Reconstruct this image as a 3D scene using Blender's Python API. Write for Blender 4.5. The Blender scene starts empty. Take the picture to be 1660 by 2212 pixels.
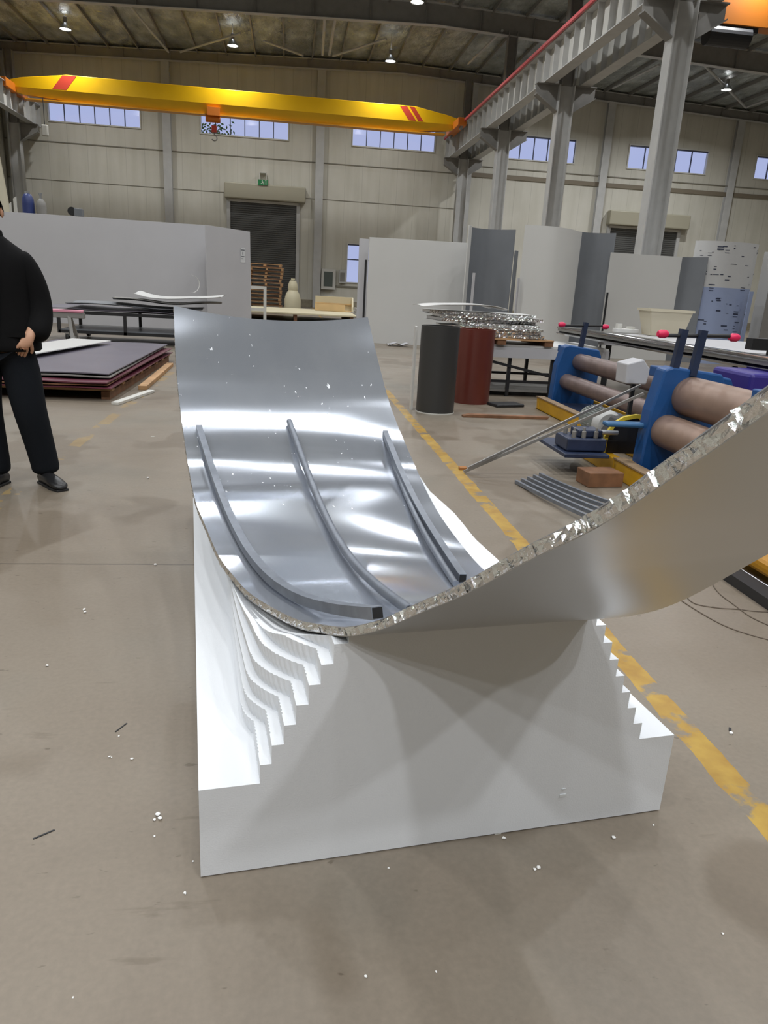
import bpy, bmesh, math, random
from mathutils import Vector, Matrix
R_ = random.Random(7)
PI = math.pi
S = bpy.context.scene
COL = S.collection

# ------------------------------------------------------------------ camera
F, TH, RO, YA, H = 1566.0, math.radians(17.15), math.radians(3.22), math.radians(8.0), 1.32
cs, sn = math.cos, math.sin
FWD = Vector((sn(YA) * cs(TH), cs(YA) * cs(TH), -sn(TH)))
_r = Vector((cs(YA), -sn(YA), 0)); _u = _r.cross(FWD)
RT = cs(RO) * _r + sn(RO) * _u; UP = -sn(RO) * _r + cs(RO) * _u
CAM = Vector((0, 0, H))
cd = bpy.data.cameras.new('camera'); cam = bpy.data.objects.new('camera', cd); COL.objects.link(cam)
cd.sensor_fit = 'HORIZONTAL'; cd.sensor_width = 36; cd.lens = F / 1660 * 36; cd.clip_start = .05; cd.clip_end = 300
m = Matrix((RT, UP, -FWD)).transposed().to_4x4(); m.translation = CAM; cam.matrix_world = m
S.camera = cam
# ------------------------------------------------------------------ world, exposure
S.view_settings.view_transform = 'Standard'; S.view_settings.look = 'None'
S.view_settings.exposure = 0.0; S.view_settings.gamma = 1; S.view_settings.use_curve_mapping = False
W = bpy.data.worlds.new('world'); S.world = W; W.use_nodes = True
bg = W.node_tree.nodes['Background']; bg.inputs[0].default_value = (.50, .56, .86, 1); bg.inputs[1].default_value = 1.05
LAMP_W = 205.0           # base lamp output, scaled per row and bay to set the light
LAMP_COL = (.96, .98, 1.0)
S.cycles.max_bounces = 8; S.cycles.diffuse_bounces = 4; S.cycles.glossy_bounces = 4
S.cycles.sample_clamp_indirect = 6.0; S.cycles.caustics_reflective = False; S.cycles.caustics_refractive = False
S.cycles.use_denoising = True

# ------------------------------------------------------------------ where a picture point lies in the hall
def ray(x, y): return RT * ((x - 830) / F) - UP * ((y - 1106) / F) + FWD
def gz(x, y, z=0.0):
    d = ray(x, y); return CAM + d * ((z - H) / d.z)
def gy(x, y, Y):
    d = ray(x, y); return CAM + d * (Y / d.y)
def gx(x, y, X):
    d = ray(x, y); return CAM + d * (X / d.x)

# ------------------------------------------------------------------ materials
def srgb(r, g, b):
    f = lambda c: ((c / 255 + .055) / 1.055) ** 2.4 if c > 10 else c / 255 / 12.92
    return (f(r), f(g), f(b), 1)
MATS = {}
def mat(name, col, rough=.5, metal=0.0, noise=0.0, scale=8.0, bump=0.0, bscale=60.0, spec=.5, aniso=0.0, coat=0.0, emit=None, es=0.0):
    if name in MATS: return MATS[name]
    M = bpy.data.materials.new(name); M.use_nodes = True; nt = M.node_tree; N = nt.nodes; L = nt.links
    b = N['Principled BSDF']; c = srgb(*col)
    b.inputs['Base Color'].default_value = c; b.inputs['Roughness'].default_value = rough
    b.inputs['Metallic'].default_value = metal; b.inputs['Specular IOR Level'].default_value = spec
    b.inputs['Anisotropic'].default_value = aniso; b.inputs['Coat Weight'].default_value = coat
    tc = N.new('ShaderNodeTexCoord')
    if noise:
        n = N.new('ShaderNodeTexNoise'); n.inputs['Scale'].default_value = scale; n.inputs['Detail'].default_value = 6
        L.new(tc.outputs['Object'], n.inputs['Vector'])
        r = N.new('ShaderNodeValToRGB'); k = noise
        r.color_ramp.elements[0].color = (c[0] * (1 - k), c[1] * (1 - k), c[2] * (1 - k), 1); r.color_ramp.elements[0].position = .3
        r.color_ramp.elements[1].color = (min(1, c[0] * (1 + k)), min(1, c[1] * (1 + k)), min(1, c[2] * (1 + k)), 1); r.color_ramp.elements[1].position = .7
        L.new(n.outputs['Fac'], r.inputs[0]); L.new(r.outputs[0], b.inputs['Base Color'])
    if bump:
        n2 = N.new('ShaderNodeTexNoise'); n2.inputs['Scale'].default_value = bscale; n2.inputs['Detail'].default_value = 4
        L.new(tc.outputs['Object'], n2.inputs['Vector'])
        bp = N.new('ShaderNodeBump'); bp.inputs['Strength'].default_value = bump; bp.inputs['Distance'].default_value = .01
        L.new(n2.outputs['Fac'], bp.inputs['Height']); L.new(bp.outputs[0], b.inputs['Normal'])
    if emit:
        b.inputs['Emission Color'].default_value = srgb(*emit); b.inputs['Emission Strength'].default_value = es
    MATS[name] = M; return M

class G:                                   # small node-graph helper
    def __init__(s, name):
        s.M = bpy.data.materials.new(name); s.M.use_nodes = True; s.nt = s.M.node_tree; s.N = s.nt.nodes; s.L = s.nt.links
        s.b = s.N['Principled BSDF']; s.tc = s.N.new('ShaderNodeTexCoord'); MATS[name] = s.M
    def put(s, sock, v):
        if isinstance(v, bpy.types.NodeSocket): s.L.new(v, sock)
        elif v is not None: sock.default_value = v
    def math(s, op, a, b=None, c=None, clamp=False):
        n = s.N.new('ShaderNodeMath'); n.operation = op; n.use_clamp = clamp
        for i, v in enumerate((a, b, c)):
            if v is not None: s.put(n.inputs[i], v)
        return n.outputs[0]
    def noise(s, scale, detail=4, vec=None, rough=.55, stretch=None):
        n = s.N.new('ShaderNodeTexNoise'); n.inputs['Scale'].default_value = scale; n.inputs['Detail'].default_value = detail
        n.inputs['Roughness'].default_value = rough
        v = vec or s.tc.outputs['Object']
        if stretch:
            mp = s.N.new('ShaderNodeMapping'); mp.inputs['Scale'].default_value = stretch; s.L.new(v, mp.inputs[0]); v = mp.outputs[0]
        s.L.new(v, n.inputs['Vector']); return n.outputs['Fac']
    def ramp(s, fac, stops):
        r = s.N.new('ShaderNodeValToRGB'); e = r.color_ramp.elements
        while len(e) < len(stops): e.new(.5)
        for i, (p, c) in enumerate(stops): e[i].position = p; e[i].color = c if len(c) == 4 else (*c, 1)
        s.L.new(fac, r.inputs[0]); return r.outputs[0]
    def mix(s, fac, a, b, mode='MIX'):
        n = s.N.new('ShaderNodeMix'); n.data_type = 'RGBA'; n.blend_type = mode
        s.put(n.inputs[0], fac); s.put(n.inputs[6], a); s.put(n.inputs[7], b); return n.outputs[2]
    def sep(s):
        n = s.N.new('ShaderNodeSeparateXYZ'); s.L.new(s.tc.outputs['Object'], n.inputs[0]); return n.outputs
    def bump(s, h, st=.3, d=.01):
        n = s.N.new('ShaderNodeBump'); n.inputs['Strength'].default_value = st; n.inputs['Distance'].default_value = d
        s.L.new(h, n.inputs['Height']); s.L.new(n.outputs[0], s.b.inputs['Normal'])
    def band(s, v, c, w):                  # 1 where |v-c|<w/2
        return s.math('LESS_THAN', s.math('ABSOLUTE', s.math('SUBTRACT', v, c)), w / 2)

def floor_mat():
    g = G('worn concrete'); x, y, z = g.sep()
    base = g.ramp(g.noise(.55, 5), [(.3, srgb(122, 111, 98)), (.5, srgb(129, 119, 106)), (.72, srgb(121, 117, 107))])
    stain = g.ramp(g.noise(.8, 3, stretch=(1, .8, 1)), [(.54, (1, 1, 1)), (.56, (.80, .775, .74)), (.8, (.74, .71, .68))])
    c = g.mix(1.0, base, stain, 'MULTIPLY')
    spk = g.ramp(g.noise(14, 3, stretch=(1, 2.2, 1)), [(.27, (.55, .52, .48)), (.31, (1, 1, 1))])
    c = g.mix(.8, c, spk, 'MULTIPLY')
    scr = g.ramp(g.noise(5, 6, stretch=(.5, 3, 1)), [(.28, (.7, .67, .63)), (.33, (1, 1, 1))])
    c = g.mix(.6, c, scr, 'MULTIPLY')
    fine = g.ramp(g.noise(60, 4), [(.3, (.92, .92, .92)), (.7, (1.04, 1.04, 1.04))])
    c = g.mix(1.0, c, fine, 'MULTIPLY')
    # saw-cut joints
    wob = g.math('MULTIPLY', g.math('SUBTRACT', g.noise(3, 2), .5), .02)
    jy = g.math('LESS_THAN', g.math('ABSOLUTE', g.math('SUBTRACT', g.math('PINGPONG', g.math('ADD', g.math('ADD', y, wob), -3.34 + 24), 3.0), 0.0)), .006)
    j = jy
    c = g.mix(g.math('MULTIPLY', j, .65), c, srgb(70, 64, 58))
    # painted aisle lines, worn through
    edge = g.math('MULTIPLY', g.math('SUBTRACT', g.noise(7, 3), .5), .035)
    xe = g.math('ADD', x, edge)
    wear = g.ramp(g.noise(5.5, 6, rough=.65), [(.40, (0, 0, 0)), (.47, (1, 1, 1))])
    l1 = g.math('MULTIPLY', g.band(xe, 1.30, .095), wear)
    l2 = g.math('MULTIPLY', g.math('MULTIPLY', g.band(xe, -1.67, .10), g.math('GREATER_THAN', g.noise(1.9, 4), .52)), .35)
    yel = g.ramp(g.noise(9, 4), [(.35, srgb(158, 120, 44)), (.65, srgb(180, 146, 58))])
    c = g.mix(g.math('MULTIPLY', g.math('MAXIMUM', g.math('MULTIPLY', l1, .9), l2), 1.0), c, yel)
    g.L.new(c, g.b.inputs['Base Color'])
    ro = g.ramp(g.noise(1.3, 4), [(.35, (.34, .34, .34)), (.65, (.5, .5, .5))]); g.L.new(ro, g.b.inputs['Roughness'])
    g.b.inputs['Specular IOR Level'].default_value = .42
    g.bump(g.noise(35, 5), .12, .004)
    return g.M
def wall_mat():
    g = G('sandwich panel wall'); x, y, z = g.sep()
    n = g.ramp(g.noise(.5, 3), [(.3, srgb(202, 199, 187)), (.7, srgb(212, 209, 198))])
    gr = g.math('LESS_THAN', g.math('PINGPONG', g.math('ADD', x, 40.0), .5), .012)
    c = g.mix(g.math('MULTIPLY', gr, .28), n, srgb(120, 116, 104))
    st = g.ramp(g.noise(1.2, 5, stretch=(2, 2, .2)), [(.3, (.9, .9, .88)), (.6, (1, 1, 1))])
    c = g.mix(1.0, c, st, 'MULTIPLY')
    g.L.new(c, g.b.inputs['Base Color']); g.b.inputs['Roughness'].default_value = .55
    return g.M
def ceiling_mat():
    g = G('foil faced insulation'); x, y, z = g.sep()
    c = g.ramp(g.noise(.8, 6, stretch=(1.6, .7, 1)), [(.25, srgb(112, 116, 112)), (.5, srgb(158, 163, 158)), (.75, srgb(205, 212, 210))])
    g.L.new(c, g.b.inputs['Base Color']); g.b.inputs['Roughness'].default_value = .4; g.b.inputs['Metallic'].default_value = .15
    g.bump(g.noise(1.6, 5, stretch=(1.3, .8, 1)), .9, .35)
    return g.M
def brushed_mat():
    g = G('brushed aluminium'); g.b.inputs['Metallic'].default_value = 1
    uv = g.tc.outputs['UV']
    n = g.noise(1, 5, vec=uv, stretch=(4, 60, 1))
    big = g.noise(1, 4, vec=uv, stretch=(3, 5, 1))
    c = g.ramp(big, [(.3, srgb(194, 201, 214)), (.7, srgb(210, 216, 226))])
    # dried glue drops and smears on the far half
    sp = g.noise(1, 2, vec=uv, stretch=(55, 110, 1))
    u = g.N.new('ShaderNodeSeparateXYZ'); g.L.new(uv, u.inputs[0])
    far = g.math('MULTIPLY', g.math('GREATER_THAN', u.outputs[1], .64), g.math('GREATER_THAN', g.noise(1, 2, vec=uv, stretch=(6, 12, 1)), .52))
    drop = g.math('MULTIPLY', g.math('GREATER_THAN', sp, .695), far)
    c = g.mix(drop, c, srgb(225, 228, 232))
    g.L.new(c, g.b.inputs['Base Color'])
    g.L.new(g.math('ADD', .15, g.math('MULTIPLY', drop, .4)), g.b.inputs['Roughness'])
    g.L.new(g.math('SUBTRACT', .76, g.math('MULTIPLY', drop, .76)), g.b.inputs['Metallic'])
    g.b.inputs['Anisotropic'].default_value = .97
    t = g.N.new('ShaderNodeTangent'); t.direction_type = 'UV_MAP'; g.L.new(t.outputs[0], g.b.inputs['Tangent'])
    g.b.inputs['Anisotropic Rotation'].default_value = ANROT
    return g.M
ANROT = .0
def glass_mat():
    M = bpy.data.materials.new('window glass'); M.use_nodes = True; N = M.node_tree.nodes; L = M.node_tree.links
    for n in list(N): N.remove(n)
    o = N.new('ShaderNodeOutputMaterial'); t = N.new('ShaderNodeBsdfTransparent'); t.inputs[0].default_value = (.93, .94, .96, 1)
    gl = N.new('ShaderNodeBsdfGlossy'); gl.inputs['Roughness'].default_value = .1
    mx = N.new('ShaderNodeMixShader'); mx.inputs[0].default_value = .08
    L.new(t.outputs[0], mx.inputs[1]); L.new(gl.outputs[0], mx.inputs[2]); L.new(mx.outputs[0], o.inputs[0]); MATS['glass'] = M; return M

# ------------------------------------------------------------------ mesh helpers
class MB:
    def __init__(s): s.v = []; s.f = []; s.mi = []
    def add(s, vs, fs, mi=0):
        k = len(s.v); s.v += [tuple(v) for v in vs]; s.f += [tuple(i + k for i in f) for f in fs]; s.mi += [mi] * len(fs); return s
    def box(s, x0, x1, y0, y1, z0, z1, mi=0):
        v = [(x, y, z) for x in (x0, x1) for y in (y0, y1) for z in (z0, z1)]
        return s.add(v, [(0, 1, 3, 2), (4, 6, 7, 5), (0, 4, 5, 1), (2, 3, 7, 6), (0, 2, 6, 4), (1, 5, 7, 3)], mi)
    def cbox(s, c, size, rz=0.0, rx=0.0, ry=0.0, mi=0):
        M = Matrix.Translation(c) @ Matrix.Rotation(rz, 4, 'Z') @ Matrix.Rotation(ry, 4, 'Y') @ Matrix.Rotation(rx, 4, 'X')
        a, b, d = [q / 2 for q in size]
        v = [M @ Vector((x, y, z)) for x in (-a, a) for y in (-b, b) for z in (-d, d)]
        return s.add(v, [(0, 1, 3, 2), (4, 6, 7, 5), (0, 4, 5, 1), (2, 3, 7, 6), (0, 2, 6, 4), (1, 5, 7, 3)], mi)
    def bar(s, p, q, w, h=None, mi=0):     # rectangular bar between two points
        p, q = Vector(p), Vector(q); h = h or w; d = (q - p).normalized()
        up = Vector((0, 0, 1)) if abs(d.z) < .95 else Vector((0, 1, 0))
        a = d.cross(up).normalized() * w / 2; b = a.cross(d).normalized() * h / 2
        v = [e + i * a + j * b for e in (p, q) for i, j in ((-1, -1), (1, -1), (1, 1), (-1, 1))]
        return s.add(v, [(0, 1, 2, 3), (7, 6, 5, 4), (0, 4, 5, 1), (1, 5, 6, 2), (2, 6, 7, 3), (3, 7, 4, 0)], mi)
    def tube(s, pts, r, n=10, caps=True, mi=0, rect=None):
        pts = [Vector(p) for p in pts]; k = len(s.v); rs = r if isinstance(r, (list, tuple)) else [r] * len(pts)
        prev = None; cnt = 4 if rect else n
        for i, p in enumerate(pts):
            d = (pts[min(i + 1, len(pts) - 1)] - pts[max(i - 1, 0)]).normalized()
            if prev is None:
                up = Vector((0, 0, 1)) if abs(d.z) < .9 else Vector((1, 0, 0)); a = d.cross(up).normalized()
            else: a = (prev - d * prev.dot(d)).normalized()
            prev = a; b = a.cross(d)
            if rect:
                w, h = rect; ring = [(-w / 2, -h / 2), (w / 2, -h / 2), (w / 2, h / 2), (-w / 2, h / 2)]
                for (i1, i2) in ring: s.v.append(tuple(p + a * i1 + b * i2))
            else:
                for j in range(n):
                    t = 2 * PI * j / n; s.v.append(tuple(p + a * cs(t) * rs[i] + b * sn(t) * rs[i]))
        for i in range(len(pts) - 1):
            for j in range(cnt):
                s.f.append((k + i * cnt + j, k + i * cnt + (j + 1) % cnt, k + (i + 1) * cnt + (j + 1) % cnt, k + (i + 1) * cnt + j)); s.mi.append(mi)
        if caps:
            s.f.append(tuple(k + j for j in range(cnt))[::-1]); s.mi.append(mi)
            s.f.append(tuple(k + (len(pts) - 1) * cnt + j for j in range(cnt))); s.mi.append(mi)
        return s
    def lathe(s, prof, c=(0, 0, 0), n=24, axis='z', mi=0):
        k = len(s.v); c = Vector(c)
        for (r, h) in prof:
            for j in range(n):
                t = 2 * PI * j / n; a, b = r * cs(t), r * sn(t)
                p = {'z': (a, b, h), 'y': (a, h, b), 'x': (h, a, b)}[axis]; s.v.append(tuple(c + Vector(p)))
        for i in range(len(prof) - 1):
            for j in range(n):
                s.f.append((k + i * n + j, k + i * n + (j + 1) % n, k + (i + 1) * n + (j + 1) % n, k + (i + 1) * n + j)); s.mi.append(mi)
        s.f.append(tuple(k + j for j in range(n))[::-1]); s.mi.append(mi)
        s.f.append(tuple(k + (len(prof) - 1) * n + j for j in range(n))); s.mi.append(mi)
        return s
    def prism(s, poly, a, b, axis='y', mi=0):   # polygon extruded along an axis
        f = {'y': lambda p, t: (p[0], t, p[1]), 'x': lambda p, t: (t, p[0], p[1]), 'z': lambda p, t: (p[0], p[1], t)}[axis]
        n = len(poly); v = [f(p, a) for p in poly] + [f(p, b) for p in poly]
        fs = [tuple(range(n)), tuple(range(2 * n - 1, n - 1, -1))] + [(i, i + n, (i + 1) % n + n, (i + 1) % n) for i in range(n)]
        return s.add(v, fs, mi)
    def grid(s, rows, close=False, mi=0):       # rows of points
        k = len(s.v); n = len(rows[0])
        for r in rows: s.v += [tuple(p) for p in r]
        for i in range(len(rows) - 1):
            for j in range(n if close else n - 1):
                s.f.append((k + i * n + j, k + i * n + (j + 1) % n, k + (i + 1) * n + (j + 1) % n, k + (i + 1) * n + j)); s.mi.append(mi)
        return s
    def slab(s, rows, th):                      # a sheet of rows given thickness th downwards along its normals
        n = len(rows[0]); top = [[Vector(p) for p in r] for r in rows]; bot = []
        for i, r in enumerate(top):
            o = []
            for j, p in enumerate(r):
                du = top[min(i + 1, len(top) - 1)][j] - top[max(i - 1, 0)][j]; dv = r[min(j + 1, n - 1)] - r[max(j - 1, 0)]
                o.append(p - dv.cross(du).normalized() * th)
            bot.append(o)
        s.grid(top); s.grid([r[::-1] for r in bot])
        s.grid([[a for a in top[0]], [b for b in bot[0]]][::-1]); s.grid([top[-1], bot[-1]])
        s.grid([[r[0] for r in top], [r[0] for r in bot]]); s.grid([[r[-1] for r in bot], [r[-1] for r in top]])
        return s

def obj(name, mb, mats, parent=None, loc=None, smooth=False, bevel=0.0, rz=0.0, fix=True, sub=0):
    me = bpy.data.meshes.new(name)
    if isinstance(mb, MB):
        me.from_pydata(mb.v, [], mb.f)
        for i, p in enumerate(me.polygons): p.material_index = mb.mi[i]
        if fix:
            bm = bmesh.new(); bm.from_mesh(me); bmesh.ops.remove_doubles(bm, verts=bm.verts, dist=1e-5)
            bmesh.ops.recalc_face_normals(bm, faces=bm.faces); bm.to_mesh(me); bm.free()
    else: mb.to_mesh(me); mb.free()
    for M in (mats if isinstance(mats, (list, tuple)) else [mats]): me.materials.append(M)
    o = bpy.data.objects.new(name, me); COL.objects.link(o)
    if parent: o.parent = parent
    if loc is not None: o.location = loc
    o.rotation_euler.z = rz
    if bevel:
        b = o.modifiers.new('bevel', 'BEVEL'); b.width = bevel; b.segments = 2; b.limit_method = 'ANGLE'; b.angle_limit = .6
    if sub:
        q = o.modifiers.new('sub', 'SUBSURF'); q.levels = sub; q.render_levels = sub
    if smooth:
        me.polygons.foreach_set('use_smooth', [True] * len(me.polygons))
        if smooth != 'all': me.set_sharp_from_angle(angle=math.radians(35))
    return o
def tag(o, label, cat, group=None, kind=None):
    if label: o['label'] = label
    if cat: o['category'] = cat
    if group: o['group'] = group
    if kind: o['kind'] = kind
    return o
def struct(name, mb, mats, label=None, cat=None, **k):
    o = obj(name, mb, mats, **k); tag(o, label, cat, kind='structure'); return o
def thing(name, label, cat, loc=(0, 0, 0), rz=0.0, group=None, kind=None):
    o = bpy.data.objects.new(name, None); COL.objects.link(o); o.location = loc; o.rotation_euler.z = rz
    o.empty_display_size = .1
    return tag(o, label, cat, group, kind)
def dup(root, loc, rz=0.0, label=None):
    r = root.copy(); COL.objects.link(r); r.location = loc; r.rotation_euler = (0, 0, rz)
    if label: r['label'] = label
    for ch in root.children:
        c = ch.copy(); COL.objects.link(c); c.parent = r
        for g in ch.children:
            d = g.copy(); COL.objects.link(d); d.parent = c
    return r
def lerp(a, b, t): return a + (b - a) * t
def interp(pts, x):                        # monotone-ish cubic through (x, y) points sorted by x
    if x <= pts[0][0]: i = 0
    elif x >= pts[-1][0]: i = len(pts) - 2
    else: i = max(j for j in range(len(pts) - 1) if pts[j][0] <= x)
    def sl(j):
        if j == 0: return (pts[1][1] - pts[0][1]) / (pts[1][0] - pts[0][0])
        if j == len(pts) - 1: return (pts[-1][1] - pts[-2][1]) / (pts[-1][0] - pts[-2][0])
        return (pts[j + 1][1] - pts[j - 1][1]) / (pts[j + 1][0] - pts[j - 1][0])
    x0, y0 = pts[i]; x1, y1 = pts[i + 1]; h = x1 - x0; t = (x - x0) / h
    if t < 0: return y0 + sl(i) * (x - x0)
    if t > 1: return y1 + sl(i + 1) * (x - x1)
    a, b = sl(i) * h, sl(i + 1) * h
    return (2 * t ** 3 - 3 * t ** 2 + 1) * y0 + (t ** 3 - 2 * t ** 2 + t) * a + (3 * t ** 2 - 2 * t ** 3) * y1 + (t ** 3 - t ** 2) * b

M_floor, M_wall, M_ceil, M_brush, M_glass = floor_mat(), wall_mat(), ceiling_mat(), brushed_mat(), glass_mat()
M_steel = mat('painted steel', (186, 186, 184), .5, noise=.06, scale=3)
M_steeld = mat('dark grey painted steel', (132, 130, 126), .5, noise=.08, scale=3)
M_white = mat('white trim', (205, 204, 198), .5)
M_shut = mat('grey roller shutter', (84, 84, 82), .55)
M_black = mat('black steel', (34, 35, 38), .45)
M_panel = mat('white coated panel', (190, 190, 194), .38, noise=.03, scale=1)
M_panelw = mat('bright white panel', (206, 206, 204), .4, noise=.02, scale=1)
M_greyp = mat('grey coated sheet', (118, 122, 128), .35, noise=.05, scale=2)
M_yel = mat('crane yellow', (250, 196, 10), .4, noise=.04, scale=1)
M_red = mat('red paint', (196, 62, 40), .5)
M_rail = mat('pink red conductor rail', (206, 84, 88), .5, noise=.1, scale=4)
M_alu = mat('mill aluminium', (178, 181, 186), .32, metal=.9, noise=.08, scale=6)
M_foil = mat('crumpled foil', (236, 236, 236), .10, metal=1, bump=.25, bscale=160)
M_foam = mat('white foam', (226, 229, 233), .75, bump=.08, bscale=250, spec=.25)
M_wood = mat('pallet wood', (176, 138, 98), .7, noise=.25, scale=6)
M_woodd = mat('old dark wood', (120, 84, 58), .7, noise=.3, scale=8)
M_blue = mat('machine blue', (28, 78, 136), .38, noise=.1, scale=5)
M_blued = mat('dark machine blue', (36, 48, 74), .45, noise=.2, scale=9)
M_roll = mat('rusty roller steel', (146, 122, 108), .42, metal=.25, noise=.14, scale=7)
M_rolld = mat('dark roller steel', (118, 102, 98), .42, metal=.3, noise=.16, scale=9)
M_pink = mat('pink rubber', (226, 40, 92), .4)
M_rubber = mat('rubber', (26, 26, 27), .6)

# ------------------------------------------------------------------ hall shell
YW, XL, XR_, YB = 45.0, -15.2, 30.5, -22.0
struct('floor', MB().box(XL, XR_, YB, YW + .2, -.2, 0), M_floor, 'grey beige worn concrete hall floor with yellow aisle lines', 'floor')
ridge = lambda x: 13.15 - abs(x - 6) * .035
mb = MB(); xs = [XL, 6, XR_]
mb.grid([[(x, y, ridge(x)) for x in xs] for y in (YB, YW)]); mb.grid([[(x, y, ridge(x) + .2) for x in xs] for y in (YB, YW)])
struct('ceiling', mb, M_ceil, 'dark insulated sheet metal roof underside', 'ceiling')

SILL, WTOP = gy(435, 287, YW).z, gy(1125, 295, YW).z + .05
wins = []
for (a, b, n) in [((107, 260), (303, 277), 6), ((435, 287), (622, 302), 6), ((762, 313), (938, 328), 6), ((1092, 344), (1239, 355), 5), ((1355, 366), (1522, 379), 5), ((1628, 386), (1760, 396), 5)]:
    wins.append((gy(*a, YW).x, gy(*b, YW).x, SILL, WTOP, n))
sw = (gy(752, 527, YW).x, gy(803, 530, YW).x, gy(752, 609, YW).z, gy(752, 527, YW).z)
holes = [w[:4] for w in wins] + [sw]
def holed_wall(holes, x0, x1, z0, z1, y0, y1):
    X = sorted({x0, x1, *[h[0] for h in holes], *[h[1] for h in holes]}); Z = sorted({z0, z1, *[h[2] for h in holes], *[h[3] for h in holes]})
    mb = MB()
    for i in range(len(X) - 1):
        for k in range(len(Z) - 1):
            cx, cz = (X[i] + X[i + 1]) / 2, (Z[k] + Z[k + 1]) / 2
            if not any(h[0] < cx < h[1] and h[2] < cz < h[3] for h in holes): mb.box(X[i], X[i + 1], y0, y1, Z[k], Z[k + 1])
    return mb
struct('wall_back', holed_wall(holes, XL, XR_, 0, 13.3, YW, YW + .15), M_wall, 'cream insulated panel wall at the far end of the hall', 'wall')
struct('wall_left', MB().box(XL - .15, XL, YB, YW, 0, 13.2), M_wall, 'cream panel side wall on the left', 'wall')
struct('wall_right', MB().box(XR_, XR_ + .15, YB, YW, 0, 13.2), M_wall)
struct('wall_front', MB().box(XL, XR_, YB - .15, YB, 0, 13.3), M_wall)
M_mull = mat('dark window bars', (70, 74, 92), .5)
def window(i, x0, x1, z0, z1, n, lab, mid=None):
    w = thing('window_%d' % i, lab, 'window', ((x0 + x1) / 2, YW, z0), kind='structure')
    hw, hh = (x1 - x0) / 2, z1 - z0; f = .06
    mb = MB().box(-hw - f, hw + f, -.06, .1, -f, 0).box(-hw - f, hw + f, -.06, .1, hh, hh + f).box(-hw - f, -hw, -.06, .1, 0, hh).box(hw, hw + f, -.06, .1, 0, hh)
    obj('frame', mb, M_white, w)
    for k in range(1, n):
        x = -hw + 2 * hw * k / n; obj('mullion', MB().box(x - .022, x + .022, -.03, .06, 0, hh), M_mull, w)
    if mid: obj('transom', MB().box(-hw, hw, -.035, .06, hh * mid - .03, hh * mid + .03), M_mull, w)
    obj('header', MB().box(-hw, hw, -.04, .07, hh - .07, hh), M_mull, w)
    obj('pane', MB().box(-hw, hw, .04, .05, 0, hh), M_glass, w)
    return w
names = ['leftmost high strip window above the long white panel', 'high strip window over the gap left of the grey roller door with greenery in its first pane',
         'third high strip window from the left, right of the roller door', 'high strip window cut by two grey columns', 'high strip window right of the near column', 'high strip window at the right edge of the picture']
for i, w in enumerate(wins): window(i + 1, *w, names[i])
window(7, *sw, 2, 'small low window beside the electric cabinet', mid=.6)
# tree outside the second window's first pane
tr = thing('tree', 'dark green tree seen through the first pane of the second high window', 'tree', (wins[1][0] + .6, YW + 2.2, 0))
mb = MB()
for _ in range(160):
    c = Vector((R_.gauss(0, .45), R_.gauss(0, .4), 9.1 + R_.gauss(0, .4))); a = R_.random() * 6; d = Vector((cs(a), .3, sn(a))) * .11; e = Vector((-sn(a), .2, cs(a))) * .05
    mb.add([c - d, c + e, c + d, c - e], [(0, 1, 2, 3)])
obj('foliage', mb, mat('leaf green', (52, 100, 40), .6), tr, fix=False)
obj('trunk', MB().tube([(0, 0, 0), (.05, 0, 5), (0, 0, 9.2)], [.14, .1, .04]), M_woodd, tr)

# horizontal seams and dark band on the back wall
zs1, zs2 = gy(200, 313, YW).z, gy(520, 418, YW).z
struct('trim_1', MB().box(XL, 9.6, YW - .03, YW, zs1 - .025, zs1 + .025), mat('seam trim', (128, 124, 112), .6), 'thin horizontal wall seam under the high windows', 'trim')
struct('trim_2', MB().box(XL, 9.6, YW - .02, YW, zs2 - .015, zs2 + .015), MATS['seam trim'], 'faint lower horizontal wall seam', 'trim')
zb = gy(1320, 400, YW).z
struct('trim_3', MB().box(9.9, XR_, YW - .07, YW, zb - .13, zb + .1), mat('brown band', (124, 114, 98), .6), 'brown horizontal band on the right part of the far wall', 'trim')
struct('trim_4', MB().box(9.9, XR_, YW - .05, YW, zb + .42, zb + .47), MATS['seam trim'], 'thin ledge line above the brown band', 'trim')
struct('baseboard_back', MB().box(XL, XR_, YW - .05, YW, 0, .42), mat('brick plinth', (150, 142, 122), .8, noise=.2, scale=5), 'low brick plinth of the far wall', 'baseboard')
zc = gy(740, 600, YW).z
struct('trim_5', MB().box(1.9, 9.6, YW - .06, YW, zc - .55, zc - .45), MATS['seam trim'])

def roller_door(i, xa, xb, zt, lab):
    d = thing('door_%d' % i, lab, 'door', ((xa + xb) / 2, YW - .02, 0), kind='structure'); hw = (xb - xa) / 2
    mb = MB(); n = int(zt / .11)
    for k in range(n):
        z = zt * k / n; mb.prism([(-.02, z), (-.045, z + .02), (-.045, z + .09), (-.02, z + .11), (0, z + .11), (0, z)], -hw, hw, 'x')
    obj('shutter', mb, M_shut, d)
    obj('frame', MB().box(-hw - .2, -hw, -.14, 0, 0, zt + .2).box(hw, hw + .2, -.14, 0, 0, zt + .2), M_steel, d)
    obj('lintel', MB().box(-hw - .1, hw + .1, -.16, 0, zt, zt + .13), M_white, d)
    obj('roll_box', MB().box(-hw - .3, hw + .5, -.55, 0, zt + .14, zt + .95), mat('roll box cream', (168, 163, 144), .5), d, bevel=.06)
    return d
a, b = gy(498, 435, YW), gy(641, 445, YW)
roller_door(1, a.x, b.x, a.z, 'tall dark grey roller door behind the pallet stack')
a2, b2 = gy(1318, 492, YW), gy(1462, 502, YW)
roller_door(2, a2.x, b2.x, a2.z, 'dark roller door mostly hidden behind the near grey column')
ex = gy(569, 397, YW)
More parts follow.
